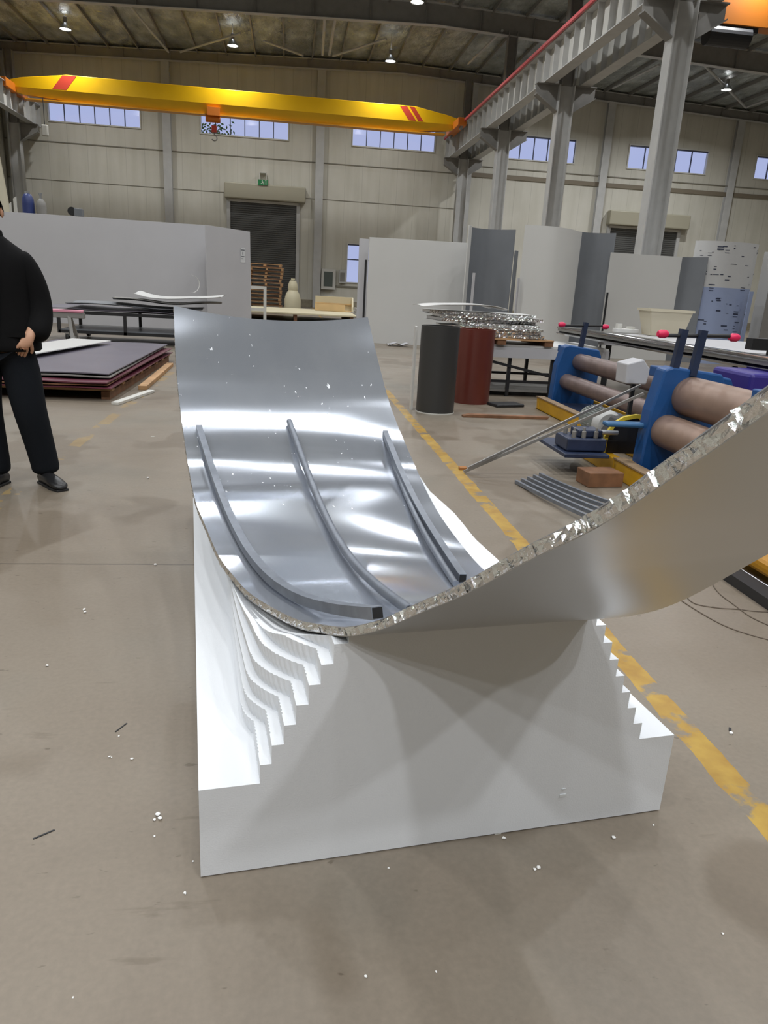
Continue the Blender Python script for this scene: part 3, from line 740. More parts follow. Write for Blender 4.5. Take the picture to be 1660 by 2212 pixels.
# ------------------------------------------------------------------ bent tubes lying in the panel
M_tube = mat('grey tube', (128, 134, 144), .42, metal=.55, noise=.15, scale=20)
def surfz(x, y): t = min(max((x - xl(y)) / (xr(y) - xl(y)), 0), 1); return lerp(zl_(y), zr_(y), t)
def onsurf(px, py, guess, off):
    best, bd = None, 9
    for k in range(-60, 61):
        yy = guess + k * .01; q = at_y(px, py, yy); d = abs(q.z - surfz(q.x, yy) - off) + abs(k) * .0001
        if d < bd: bd, best = d, q
    return best
def rod(pxs, size, lab, rect=None, endcap=True):
    P = []
    for (a, g) in pxs: P.append(onsurf(*a, g, size * .55))
    P0 = [q.copy() for q in P]
    for _ in range(2):
        P = [P[0]] + [P[i] * .6 + (P[i - 1] + P[i + 1]) * .2 for i in range(1, len(P) - 1)] + [P[-1]]
    cur = []
    for i in range(len(P) - 1):
        p0, p1, p2, p3 = P[max(i - 1, 0)], P[i], P[i + 1], P[min(i + 2, len(P) - 1)]
        for s in range(6):
            t = s / 6; cur.append(.5 * ((2 * p1) + (p2 - p0) * t + (2 * p0 - 5 * p1 + 4 * p2 - p3) * t * t + (3 * p1 - p0 - 3 * p2 + p3) * t ** 3))
    cur.append(P[-1])
    cur = [Vector((q.x, q.y, max(q.z, surfz(q.x, q.y) + size * .56))) for q in cur]
    t = thing('bent_tube', lab, 'tube', NL, FA)
    mb = MB().tube(cur, size / 2, 12, rect=rect)
    obj('tube_wall', mb, M_tube, t, smooth=True)
    if endcap:
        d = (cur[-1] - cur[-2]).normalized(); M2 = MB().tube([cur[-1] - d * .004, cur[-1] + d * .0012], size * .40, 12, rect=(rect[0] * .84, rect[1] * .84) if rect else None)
        obj('dark_end', M2, mat('painted hollow shade', (12, 12, 13), .8), t)  # black plug stands for the shaded inside of the solid tube
    return t
rod([((430, 925), 1.95), ((455, 1010), 1.65), ((480, 1080), 1.3), ((512, 1155), .95), ((545, 1212), .72), ((590, 1262), .5), ((650, 1302), .33), ((730, 1318), .15), ((816, 1324), .0)], .026, 'bent square tube in the panel nearest its left edge, ending in a painted hollow shade', rect=(.026, .026))
rod([((625, 910), 1.95), ((660, 1010), 1.6), ((692, 1095), 1.2), ((725, 1165), .85), ((762, 1222), .6), ((820, 1275), .35), ((885, 1318), .1)], .028, 'bent round tube in the middle of the panel')
rod([((832, 935), 1.9), ((862, 1022), 1.5), ((903, 1100), 1.1), ((945, 1170), .75), ((1000, 1250), .38)], .026, 'bent tube in the panel nearest its right edge, upper one', rect=(.024, .026))
rod([((850, 1000), 1.6), ((880, 1080), 1.2), ((912, 1150), .85), ((955, 1215), .55), ((985, 1262), .36)], .02, 'thinner bent tube crossing beside the right one', endcap=False)


# ------------------------------------------------------------------ standing sheets and panels
def flat_panel(name, lab, p0, p1, h0, h1, th=.025, M=None, cat='panel', lean=0.0, z0=0.0):
    (xa, ya), (xb, yb) = p0, p1; d = Vector((xb - xa, yb - ya, 0)); L = d.length; n = Vector((-d.y, d.x, 0)).normalized()
    v = []
    for t in (0, th):
        for (q, h) in ((0, 0), (L, 0), (L, h1), (0, h0)): v.append((q, t + lean * h, h))
    mb = MB().add(v, [(0, 1, 2, 3), (7, 6, 5, 4), (0, 4, 5, 1), (1, 5, 6, 2), (2, 6, 7, 3), (3, 7, 4, 0)])
    o = obj(name, mb, M or M_panel, loc=(xa, ya, z0), rz=math.atan2(d.y, d.x), bevel=.002); return tag(o, lab, cat)
flat_panel('tall_panel', 'very long white standing panel filling the left side of the hall', (-7.9, 20.25), (-2.06, 20.14), 2.62, 2.60, lean=.02)
o = flat_panel('tall_panel', 'white standing panel with a small paper label, right of the very long one', (-2.0, 19.1), (-1.03, 20.8), 2.54, 2.55, lean=.02)
lb = MB()
for a, (x0, x1, z0, z1) in enumerate([(1.48, 1.66, 2.07, 2.13), (1.50, 1.66, 1.86, 2.04), (1.50, 1.66, 1.80, 1.84)]): lb.box(x0, x1, .03 + 0, .032, z0, z1)
q = obj('paper_label', MB().box(1.48, 1.68, .028, .034, 1.76, 2.12), mat('label paper', (214, 216, 218), .6), o)
q = obj('label_print', MB().box(1.50, 1.66, .026, .029, 2.05, 2.08).box(1.51, 1.65, .026, .029, 1.90, 1.92).box(1.51, 1.60, .026, .029, 1.84, 1.86).box(1.56, 1.59, .026, .029, 1.95, 2.02), M_greyp, o)
for q in o.children: q.location.y = -.0; 
o2 = flat_panel('panel_stand', 'narrow black support strip between the two left panels', (-2.09, 20.02), (-2.03, 20.02), 2.0, 2.0, M=M_black, cat='support')
flat_panel('tall_panel', 'plain white standing panel behind the dark cylinder, centre right', (1.86, 18.35), (4.42, 18.1), 2.46, 2.46, lean=.02, M=M_panelw)
flat_panel('tall_panel', 'edge of a second white panel just left of the plain centre right one', (1.66, 18.75), (1.9, 18.75), 2.44, 2.44, lean=.02)
flat_panel('panel_stand', 'narrow black support strip at the left edge of the centre right panel', (1.79, 18.5), (1.84, 18.5), 1.95, 1.95, M=M_black, cat='support')
def curved_sheet(name, lab, xa, xb, y, h0, h1, bulge, M, th=.02, lean=0.0, dy=0.0, n=14, z0=0.0, parent=None, inset=0.0):
    rows = []
    for k in range(2):
        r = []
        for i in range(n + 1):
            t = i / n; x = lerp(xa, xb, t) + (inset * (1 - t) if k else 0); r.append((x, y + dy * t - bulge * sn(PI * t) + lean * k, (lerp(h0, h1, t) if k else 0) + z0))
        rows.append(r)
    mb = MB().slab(rows, th); o = obj(name, mb, M, parent, smooth=True)
    return o if parent else tag(o, lab, 'sheet')
curved_sheet('curved_sheet', 'grey concave curved sheet standing right of the white panel', 4.02, 5.05, 17.1, 2.73, 2.74, -.30, M_greyp)
flat_panel('narrow_strip', 'white vertical strip at the left edge of the grey concave sheet', (3.93, 16.9), (4.02, 17.0), 2.75, 2.75, M=M_panelw, cat='strip')
flat_panel('narrow_strip', 'short white strip leaning in front of the grey concave sheet', (4.05, 16.7), (4.11, 16.7), 1.75, 1.75, M=M_panel, cat='strip')
flat_panel('narrow_strip', 'grey strip standing between the two tall curved sheets', (5.10, 17.1), (5.2, 17.2), 2.3, 2.3, M=M_greyp, cat='strip')
flat_panel('narrow_strip', 'short pale strip between the two tall curved sheets', (5.14, 16.8), (5.19, 16.85), 1.7, 1.7, M=M_panel, cat='strip')
curved_sheet('curved_sheet', 'tall white sheet bent outward like a half tube', 5.2, 6.55, 16.9, 2.84, 2.76, .42, M_panelw)
curved_sheet('curved_sheet', 'slate grey curved sheet right of the white half tube', 6.5, 7.38, 16.95, 2.78, 2.80, -.22, M_greyp)
flat_panel('narrow_strip', 'thin black strip standing in for the dark gap right of the slate grey sheet', (7.27, 16.75), (7.31, 16.75), 1.5, 1.5, M=M_black, cat='strip')  # black strip added where only a dark gap shows
o = curved_sheet('curved_sheet', 'lower pale sheet standing behind the beige tub, its right end bent away', 7.30, 9.05, 16.9, 2.38, 2.38, -.05, M_panelw)
curved_sheet('curved_sheet', 'grey end piece of the lower sheet, behind the beige tub', 9.05, 9.55, 16.9, 2.38, 2.40, -.10, M_greyp, dy=-.25)
# protective-film covered roll with printing
M_film = mat('blue protective film', (158, 172, 206), .35); M_filmw = mat('printed white film', (206, 207, 208), .4); M_ink = mat('print ink', (52, 60, 84), .5)
t = thing('wrapped_sheet_roll', 'wide roll of sheet in printed film, white above and blue below', 'roll', (10.15, 17.0, 0))
def arc(r, a0, a1, z0, z1, n=28, ry=.5, jag=0.0):
    rr = []
    for z in (z0, z1): rr.append([(r * cs(lerp(a0, a1, i / n)), r * ry * sn(lerp(a0, a1, i / n)), z + (R_.uniform(-jag, jag) if z == z1 and jag else 0)) for i in range(n + 1)])
    return rr
obj('upper_film', MB().slab(arc(.78, PI, 2 * PI, 1.75, 2.76), .02), M_filmw, t, smooth=True)
obj('lower_film', MB().slab(arc(.78, PI, 2 * PI, 0, 1.75), .02), M_film, t, smooth=True)
ink = MB()
for _ in range(74):
    z = R_.uniform(.5, 2.68); a = PI + R_.uniform(.25, PI - .25); w = R_.choice([.05, .09, .14, .2]); h = R_.choice([.012, .02, .03]); r = .785
    ink.grid([[(r * cs(a + i * w / 4), r * .5 * sn(a + i * w / 4) - .004, z + k * h) for i in range(5)] for k in (0, 1)])
    if R_.random() < .35:
        ink.grid([[(r * cs(a + i * w / 4), r * .5 * sn(a + i * w / 4) - .004, z + .06 + k * h * .7) for i in range(5)] for k in (0, 1)])
obj('printing', ink, M_ink, t, fix=False)['kind'] = 'stuff'
o = obj('dark_core_tube', MB().lathe([(.0, 0), (.34, 0), (.34, 2.66), (.38, 2.66), (.38, 2.74), (.30, 2.74), (.30, 2.5), (0, 2.5)], n=28), M_greyp, loc=(11.1, 17.95, 0), smooth=True)
tag(o, 'grey cylinder standing behind the right side of the printed roll', 'tube')
flat_panel('tall_panel', 'pale printed panel edge at the right border of the picture', (11.15, 17.0), (12.2, 16.6), 2.62, 2.62, M=M_filmw)
flat_panel('narrow_strip', 'slanting blue film strip right of the printed roll', (10.62, 16.5), (10.72, 16.5), 1.7, 1.7, M=M_film, cat='strip', lean=-.02)
flat_panel('tall_panel', 'dark grey panel low at the right border', (10.9, 16.2), (12.0, 15.9), 1.72, 1.72, M=M_steeld)
# things peeking over the long left panel
o = thing('gas_cylinder', 'blue rounded bottle top above the long left panel', 'cylinder', (-7.62, 24.0, 0))
obj('body', MB().lathe([(0, 0), (.17, 0), (.17, 3.1), (.155, 3.25), (.10, 3.36), (0, 3.42)], n=20), mat('bottle blue', (44, 58, 112), .4), o, smooth=True)
obj('valve_guard', MB().lathe([(.05, 3.38), (.07, 3.38), (.07, 3.44), (.05, 3.44)], n=14), M_alu, o)
o = thing('gas_cylinder', 'grey bottle top right of the blue one above the long left panel', 'cylinder', (-7.26, 24.0, 0))
obj('body', MB().lathe([(0, 0), (.14, 0), (.14, 3.05), (.12, 3.18), (.05, 3.26), (0, 3.28)], n=20), M_steeld, o, smooth=True)
obj('valve', MB().lathe([(0, 3.26), (.03, 3.26), (.03, 3.36), (.05, 3.36), (.05, 3.42), (0, 3.42)], n=12), M_alu, o)
flat_panel('narrow_strip', 'white upright strip left of the blue bottle top', (-7.93, 23.7), (-7.84, 23.7), 3.2, 3.26, M=M_white, cat='strip')
flat_panel('narrow_strip', 'shorter white upright strip at the far left above the long panel', (-8.05, 23.7), (-7.99, 23.7), 3.05, 3.1, M=M_white, cat='strip')
o = thing('wire_feeder', 'small dark machine head with a reel above the long left panel', 'machine', (-6.3, 24.0, 0))
obj('stand', MB().box(-.05, .05, -.05, .05, 0, 2.9), M_steeld, o)
obj('case', MB().box(-.02, .2, -.12, .12, 2.85, 3.06), M_greyp, o, bevel=.01)
obj('reel', MB().lathe([(0, -.06), (.12, -.06), (.12, .06), (0, .06)], (-.10, 0, 2.98), 18, 'y'), M_black, o, smooth=True)
rows = [[(.95 * w * cs(a) , .5 * w * sn(a), z) for a in [2 * PI * k / 20 for k in range(20)]] for z, w in ((0, 1.0), (2.2, .8), (3.2, .62), (4.2, .52), (5.3, .40), (6.4, .32))]
o = obj('hanging_sheet', MB().grid(rows, close=True), mat('cream plastic', (196, 190, 168), .5), loc=(-10.75, 30, 0), smooth=True, fix=False)
tag(o, 'cream plastic cover hanging at the far left behind the person', 'cover')

# ------------------------------------------------------------------ left: trolley, trestle, sheets on pallet
t = thing('trolley_table', 'low black steel trolley with castors carrying loose grey sheets', 'trolley', (-3.35, 15.7, 0))
X0, X1, Y0, Y1, ZT_ = -1.02, 1.75, -.75, .75, .56
top = MB()
for y in (Y0, Y1): top.bar((X0, y, ZT_), (X1, y, ZT_), .06)
for x in (X0, X1): top.bar((x, Y0, ZT_), (x, Y1, ZT_), .06)
obj('top_frame', top, M_black, t)
low = MB()
for y in (Y0, Y1): low.bar((X0, y, .2), (X1, y, .2), .055)
for x in (X0, .2, X1): low.bar((x, Y0, .2), (x, Y1, .2), .055)
obj('lower_frame', low, M_black, t)
for x in (X0, .2, X1):
    for y in (Y0, Y1): obj('leg', MB().bar((x, y, .17), (x, y, ZT_), .055), M_black, t)
for x in (X0 + .15, X1 - .15):
    for y in (Y0, Y1):
        c = obj('caster', MB().box(x - .04, x + .04, y - .05, y + .05, .12, .18), M_steeld, t); obj('wheel', MB().lathe([(0, -.03), (.075, -.03), (.085, 0), (.075, .03), (0, .03)], (x, y, .088), 18, 'x'), M_rubber, c, smooth=True)
obj('lower_shelf', MB().box(X0, X1, Y0, Y1, .225, .24), M_greyp, t)
def wavy(name, lab, cx, cy, z, lx_, ly_, rz, M, amp=.02, th=.008, curl=0.0, seed=1, cat='sheet'):
    rr = random.Random(seed); a, b, c = rr.uniform(1, 3), rr.uniform(0, 6), rr.uniform(1, 3); rows = []
    for i in range(19):
        r = []
        for j in range(9):
            u, v = i / 18 - .5, j / 8 - .5
            r.append((u * lx_, v * ly_, amp * (1 + sn(a * u * 4 + b)) * .5 + amp * .4 * (1 + sn(c * v * 4)) + curl * max(0, abs(u) - .25) ** 2 * 4))
        rows.append(r)
    o = obj(name, MB().slab(rows, th), M, loc=(cx, cy, z), rz=rz, smooth=True); return tag(o, lab, cat)
zt = ZT_ + .04
M_pur = mat('purple grey sheet', (104, 100, 112), .35, noise=.08, scale=2)
wavy('loose_sheet', 'lowest wide purplish grey sheet on the black trolley', -3.3, 15.7, zt + .01, 2.9, 1.6, .02, M_pur, .02, seed=2)
wavy('loose_sheet', 'pale grey wavy sheet on the trolley, second from the bottom', -3.0, 15.6, zt + .065, 2.5, 1.3, .05, M_greyp, .05, seed=3, curl=.0)
wavy('loose_sheet', 'dark grey pointed sheet lying higher on the trolley stack', -2.45, 15.8, zt + .16, 2.1, .9, .12, M_steeld, .05, seed=5, curl=.12)
wavy('loose_sheet', 'white curling sheet on top of the trolley stack', -2.2, 15.7, zt + .27, 1.7, .8, -.04, M_panelw, .05, seed=8, curl=.2)
o = obj('curled_offcut', MB().slab([[(x, .17 * cs(a) , .17 + .17 * sn(a)) for x in (0, .05)] for a in [-1.57 + .25 * k for k in range(13)]], .005), M_panelw, loc=(-1.98, 15.6, zt + .42), rz=-1.2, smooth=True); tag(o, 'thin white curled offcut standing up on the trolley stack', 'offcut')
t = thing('trestle', 'grey folding trestle with a pink padded top beside the person', 'trestle', (-3.72, 12.9, 0), .1)
obj('top_beam', MB().box(-.42, .36, -.06, .06, .57, .66), M_steeld, t, bevel=.008)
obj('pad', MB().box(-.42, .34, -.075, .075, .66, .70), mat('pink pad', (214, 142, 162), .6), t, bevel=.01)
for x in (-.34, .12):
    for y in (-1, 1): obj('leg', MB().bar((x, y * .04, .6), (x + .10 * (1 if x > 0 else -1), y * .34, 0.0), .05, .03), M_steeld, t)
    obj('brace', MB().bar((x + .05 * (1 if x > 0 else -1), -.20, .25), (x + .05 * (1 if x > 0 else -1), .20, .25), .03, .02), M_steeld, t)
# sheets on a pallet, lying on the floor: outline corners found on the floor plane
t = thing('floor_pallet', 'long low wooden pallet under the grey and maroon sheets at left', 'pallet', (-2.75, 10.2, 0), .0)
for y in [-1.9 + .55 * k for k in range(8)]: obj('deck_board', MB().box(-.95, .84, y - .07, y + .07, .085, .108), M_wood, t)
for x in (-.9, -.05, .78): obj('runner', MB().box(x - .045, x + .045, -2.0, 2.05, 0, .085), M_woodd, t)
M_mar = mat('maroon sheet', (96, 42, 58), .4, noise=.15, scale=3)
for k, (dx, dy, w, l, rz, M, lab) in enumerate([(0, 0, 1.85, 4.3, .0, M_mar, 'lowest maroon sheet on the floor pallet'), (-.05, -.1, 1.8, 4.1, .02, M_woodd, 'brown board above the lowest maroon sheet'), (.02, -.05, 1.78, 4.2, -.01, M_mar, 'upper maroon sheet on the floor pallet'),
                                        (-.03, .1, 1.75, 4.1, .015, M_steeld, 'dark grey sheet under the top grey sheet on the floor pallet'), (.0, .1, 1.7, 4.0, .0, M_pur, 'top grey sheet of the floor pallet stack')]):
    wavy('stacked_sheet', lab, -2.8 + dx, 10.2 + dy, .125 + .031 * k, w, l, rz, M, .008, .012, seed=20 + k)
tag(obj('white_board', MB().box(-.3, .3, -1.5, 1.5, 0, .014), M_panelw, loc=(-3.25, 10.4, .31), rz=-.16, bevel=.002), 'white board lying on the grey sheets beside the person', 'board')
tag(obj('wood_offcut', MB().box(-.05, .05, -1.3, 1.3, 0, .05), M_wood, loc=(-1.77, 10.3, 0.0), rz=.03, bevel=.004), 'light brown batten on the floor along the pallet edge', 'batten')
tag(obj('wood_offcut', MB().box(-.04, .04, -.5, .5, 0, .03), M_white, loc=(-1.70, 8.35, .0), rz=-.2, bevel=.004), 'small pale strip sticking out of the pallet stack at its near corner', 'batten')

# ------------------------------------------------------------------ far centre: pallet stack, barrel shape, boards, crate, electrics
t0 = None
for k in range(13):
    loc = (-1.1 + R_.uniform(-.06, .06), 34.6 + R_.uniform(-.05, .05), .16 * k)
    if t0 is None:
        t0 = thing('wooden_pallet', 'pallet', 'pallet', loc, group=None)
        for y in (-.45, -.15, .15, .45): obj('deck_board', MB().box(-.75, .75, y - .06, y + .06, .118, .14), M_wood, t0)
        for x in (-.68, 0, .68): obj('runner', MB().box(x - .05, x + .05, -.5, .5, .022, .118), M_wood, t0)
        for y in (-.44, 0, .44): obj('bottom_board', MB().box(-.75, .75, y - .05, y + .05, 0, .022), M_woodd, t0)
        o = t0
    else: o = dup(t0, loc, R_.uniform(-.03, .03))
    o['label'] = 'bottom pallet of the wooden stack before the grey roller door' if k == 0 else 'topmost pallet of the wooden stack before the grey roller door' if k == 12 else 'wooden pallet in the middle of the stack before the grey roller door'
    if 0 < k < 12: o['group'] = 'middle pallets of the stack'
t = thing('white_barrel', 'cream bottle shaped plastic tank right of the pallet stack', 'tank', (.12, 33.4, 0))
obj('tank_body', MB().lathe([(0, 0), (.34, 0), (.36, .1), (.36, .6), (.30, .85), (.20, 1.0), (.22, 1.1), (.2, 1.25), (.14, 1.4), (0, 1.44)], n=24), mat('cream tank', (200, 192, 164), .5), t, smooth=True)
obj('cap', MB().lathe([(0, 1.44), (.09, 1.44), (.09, 1.5), (0, 1.5)], n=16), MATS['cream tank'], t)
M_cream = mat('cream board', (204, 194, 164), .55, noise=.04, scale=1)
t = thing('low_platform', 'low wide cream board platform in front of the roller door', 'platform', (.2, 29.0, 0))
obj('top_board', MB().box(-2.2, 2.2, -2.4, 2.4, .26, .32), M_cream, t, bevel=.01)
for x in (-2, 0, 2): obj('skid', MB().box(x - .06, x + .06, -2.3, 2.3, 0, .26), M_woodd, t)
t = thing('wooden_crate', 'open cream wooden crate tilted on the platform right of the roller door', 'crate', (1.75, 30.3, .325), -.05)
obj('back_board', MB().box(-.75, .75, .38, .42, 0, .55), M_cream, t, bevel=.004)
obj('front_board', MB().box(-.75, .45, -.42, -.38, 0, .26), mat('pale plywood', (206, 176, 128), .6, noise=.1, scale=3), t, bevel=.004)
obj('floor_board', MB().box(-.75, .75, -.4, .4, 0, .03), MATS['pale plywood'], t)
obj('curved_side', MB().prism([(-.42, 0), (.42, 0), (.42, .55), (.2, .54), (-.1, .42), (-.35, .2)], .72, .78, 'x'), M_cream, t)
obj('inner_rail', MB().box(-.75, .75, .3, .38, .25, .30), MATS['pale plywood'], t)
for k in range(5): tag(obj('white_slab', MB().box(-.8, .8, -.5, .5, 0, .09), M_panelw, loc=(3.35 + .03 * k, 31 , .0 + .095 * k), bevel=.006), ['bottom', 'second', 'middle', 'fourth', 'top'][k] + ' white slab of the low pile left of the centre right panel', 'slab')
t = thing('electric_cabinet', 'white wall cabinet with a glass door left of the low window', 'cabinet', (2.22, YW - .12, 1.05))
obj('body', MB().box(-.42, .42, -.2, .05, 0, 1.15), M_white, t, bevel=.02)
obj('door', MB().box(-.27, .25, -.22, -.2, .18, 1.0), mat('cabinet glass', (88, 96, 92), .15), t)
t = thing('switch_box', 'small open grey switch box right of the wall cabinet', 'box', (3.05, YW - .1, 1.45))
obj('body', MB().box(-.2, .2, -.12, .05, 0, .75), M_steel, t, bevel=.02)
obj('door', MB().box(-.14, .12, -.14, -.12, .1, .6), M_steeld, t)
t = thing('white_rack', 'white steel frame standing before the pallet stack', 'rack', (-1.12, 26.3, 0))
for x in (-.55, .27): obj('post', MB().box(x - .05, x + .05, -.04, .04, 0, 1.15), M_white, t)
for z in (.38, 1.1): obj('rail', MB().box(-.6, .3, -.03, .03, z - .05, z + .05), M_white, t)

# ------------------------------------------------------------------ middle right: cylinders, work table with offcuts
o = thing('roll_tube', 'dark charcoal standing tube, left of the brown red one', 'tube', (1.66, 8.12, 0))
obj('tube_wall', MB().lathe([(.205, 0), (.215, 0), (.215, .955), (.195, .955), (.195, .02)], n=36), mat('charcoal sheet', (52, 52, 52), .42), o, smooth=True)
obj('paper_rim', MB().lathe([(.216, -.0), (.219, 0), (.219, .012), (.216, .012)], n=36), M_white, o)
tag(obj('narrow_strip', MB().box(-.012, .012, -.05, .05, 0, .93), M_panelw, loc=(1.405, 8.25, 0)), 'thin white edged strip leaning on the left of the charcoal tube', 'strip')
M_rb = mat('brown red lacquer', (98, 46, 38), .3, noise=.08, scale=2)
o = obj('roll_tube', MB().lathe([(.225, 0), (.235, 0), (.24, .90), (.22, .90), (.215, .02)], n=36), M_rb, loc=(2.28, 8.98, 0), smooth=True); tag(o, 'glossy brown red standing tube beside the work table', 'tube')
t = thing('work_table', 'black framed work table with a white top behind the red tube', 'table', (3.05, 10.2, 0))
obj('table_top', MB().box(-1.05, 1.25, -.62, .62, .66, .69), M_panelw, t, bevel=.004)
obj('apron', MB().box(-1.05, 1.25, -.64, -.62, .52, .66), M_panel, t)
for x in (-.95, -.1, .5, 1.12):
    for y in (-.55, .55): obj('leg', MB().box(x - .022, x + .022, y - .022, y + .022, 0, .66), M_black, t)
for y in (-.55, .55): obj('stretcher', MB().bar((-.95, y, .2), (1.12, y, .2), .035), M_black, t)
obj('diagonal_brace', MB().bar((-.95, -.57, .58), (1.12, -.57, .16), .035), M_black, t)
obj('lower_shelf', MB().box(-.95, 1.12, -.55, .55, .06, .09), M_steeld, t)
t = thing('small_pallet', 'small wooden pallet on the work table under the offcuts', 'pallet', (2.75, 9.95, .69), .05)
for y in (-.4, -.13, .13, .4): obj('deck_board', MB().box(-.72, .72, y - .06, y + .06, .06, .08), M_wood, t)
for x in (-.66, 0, .66): obj('block', MB().box(x - .06, x + .06, -.45, .45, 0, .06), M_woodd, t)
labs = ['lowest', 'second lowest', 'third', 'fourth', 'fifth', 'sixth', 'seventh', 'eighth', 'ninth', 'topmost']
z = .775
labs = ['lowest', 'second', 'third', 'fourth', 'fifth', 'sixth', 'topmost']
for k in range(7):
    w = R_.uniform(1.0, 1.5); dx = R_.uniform(-.12, .12) + (.05 if k % 2 else -.08); th = R_.choice([.032, .04, .048])
    t = thing('honeycomb_offcut', labs[k] + ' aluminium honeycomb offcut in the pile on the work table, counted from below', 'offcut', (2.70 + dx, 9.95 + R_.uniform(-.05, .05), z), R_.uniform(-.12, .12))
    obj('upper_face', MB().box(-w / 2, w / 2, -.35, .35, th - .002, th), M_panelw, t)
    obj('lower_face', MB().box(-w / 2 - .02, w / 2 + .03, -.33, .36, 0, .002), M_alu, t)
    fm = MB(); rr = []
    for i in range(90): rr.append([(-w / 2 + w * i / 89, -.345 + R_.uniform(-.008, .004), .002), (-w / 2 + w * i / 89, -.345 + R_.uniform(-.012, .008), th * .5), (-w / 2 + w * i / 89, -.345 + R_.uniform(-.008, .004), th - .002)])
    fm.grid(rr); fm.box(-w / 2 + .01, w / 2 - .01, -.33, .34, .002, th - .002); obj('honeycomb_core', fm, M_foil, t, fix=False)
    z += th + .004
wavy('loose_sheet', 'white bent sheet drooping over the left end of the offcut pile', 2.25, 9.85, z + .06, 1.1, .75, .1, M_panelw, .02, .006, curl=-.12, seed=4)
for k, (x, zz, l) in enumerate(((3.1, z + .03, .5), (3.35, z - .06, .4), (1.75, z - .05, .35), (1.72, z - .12, .4))):
    pass
tag(obj('floor_board', MB().prism([(-.5, 0), (.48, 0), (.5, .03), (-.42, .035), (-.5, .02)], -.04, .04), M_woodd, loc=(2.42, 7.85, 0), rz=.03, bevel=.003), 'brown board on the floor in front of the cylinders', 'board')
tag(obj('dark_scrap', MB().box(-.2, .2, -.12, .12, 0, .035), M_black, loc=(2.68, 8.75, 0), rz=.3, bevel=.01), 'flat black scrap on the floor beside the red tube', 'scrap')

# long table with bright sheets, tub
t = thing('long_table', 'long low table behind the blue rolling machine', 'table', (6.1, 10.7, 0), -.42)
obj('table_top', MB().box(-1.35, 3.2, -1.7, 1.6, .74, .78), M_panel, t, bevel=.005)
for x in (-1.2, .9, 3.0):
    for y in (-1.55, 1.45): obj('leg', MB().box(x - .04, x + .04, y - .04, y + .04, 0, .74), M_black, t)
M_shine = mat('shiny steel sheet', (196, 197, 200), .14, metal=1, noise=.05, scale=4)
a, b = gz(1205, 715, .84), gz(1705, 800, .84)
for k, (M, lab, dz) in enumerate([(M_shine, 'lowest long shiny metal profile behind the rolling machine', 0), (M_steeld, 'dark middle layer of the long shiny metal profiles', .05), (M_shine, 'topmost long shiny metal profile behind the rolling machine', .08)]):
    p, q = Vector((a.x, a.y, .795 + dz)), Vector((b.x, b.y, .795 + dz))
    d = (q - p).normalized(); nrm = Vector((-d.y, d.x, 0))
    if nrm.y < 0: nrm = -nrm
    poly = [(0, 0), (-.02, .02), (.02, .045), (.16, .045), (.2, .022), (.2, 0)] if M is M_shine else [(0, 0), (0, .03), (.2, .03), (.2, 0)]
    L = (q - p).length + (.05 * k)
    o = obj('metal_profile', MB().prism(poly, 0, L, 'x'), M, loc=p + nrm * .0, rz=math.atan2(d.y, d.x), smooth=True); tag(o, lab, 'profile')
bp = gy(1432, 714, 12.3)
t = thing('plastic_tub', 'beige tapered plastic tub on the long table in front of the pale sheet', 'tub', (bp.x, bp.y, .79), -.1)
w0, w1, d0, d1, hh = .27, .36, .2, .27, .42
oc, ic = [], []
for z, f in ((0, 0), (.36, .86), (hh, 1)): oc.append([(-lerp(w0, w1, f), -lerp(d0, d1, f), z), (lerp(w0, w1, f), -lerp(d0, d1, f), z), (lerp(w0, w1, f), lerp(d0, d1, f), z), (-lerp(w0, w1, f), lerp(d0, d1, f), z)])
mb = MB().slab([r + [r[0]] for r in oc], -.012); mb.box(-w0, w0, -d0, d0, 0, .012); M_tub = mat('beige tub', (198, 190, 168), .45)
obj('tub_body', mb, M_tub, t, fix=False)
rim = [(-w1 - .02, -d1 - .02, hh), (w1 + .02, -d1 - .02, hh), (w1 + .02, d1 + .02, hh), (-w1 - .02, d1 + .02, hh), (-w1 - .02, -d1 - .02, hh)]
rm = MB()
for i in range(4): rm.bar(rim[i], rim[i + 1], .03, .04)
obj('rim', rm, M_tub, t)
tp = gy(1355, 712, 12.6)
t = thing('white_tray', 'small white tray with parts left of the beige tub', 'tray', (tp.x, tp.y, .79))
obj('tray_body', MB().box(-.22, .18, -.12, .12, 0, .07), M_panelw, t, bevel=.01)
obj('bracket', MB().box(-.2, -.12, -.05, .05, .07, .15).box(.0, .12, -.05, .05, .07, .11), M_white, t)

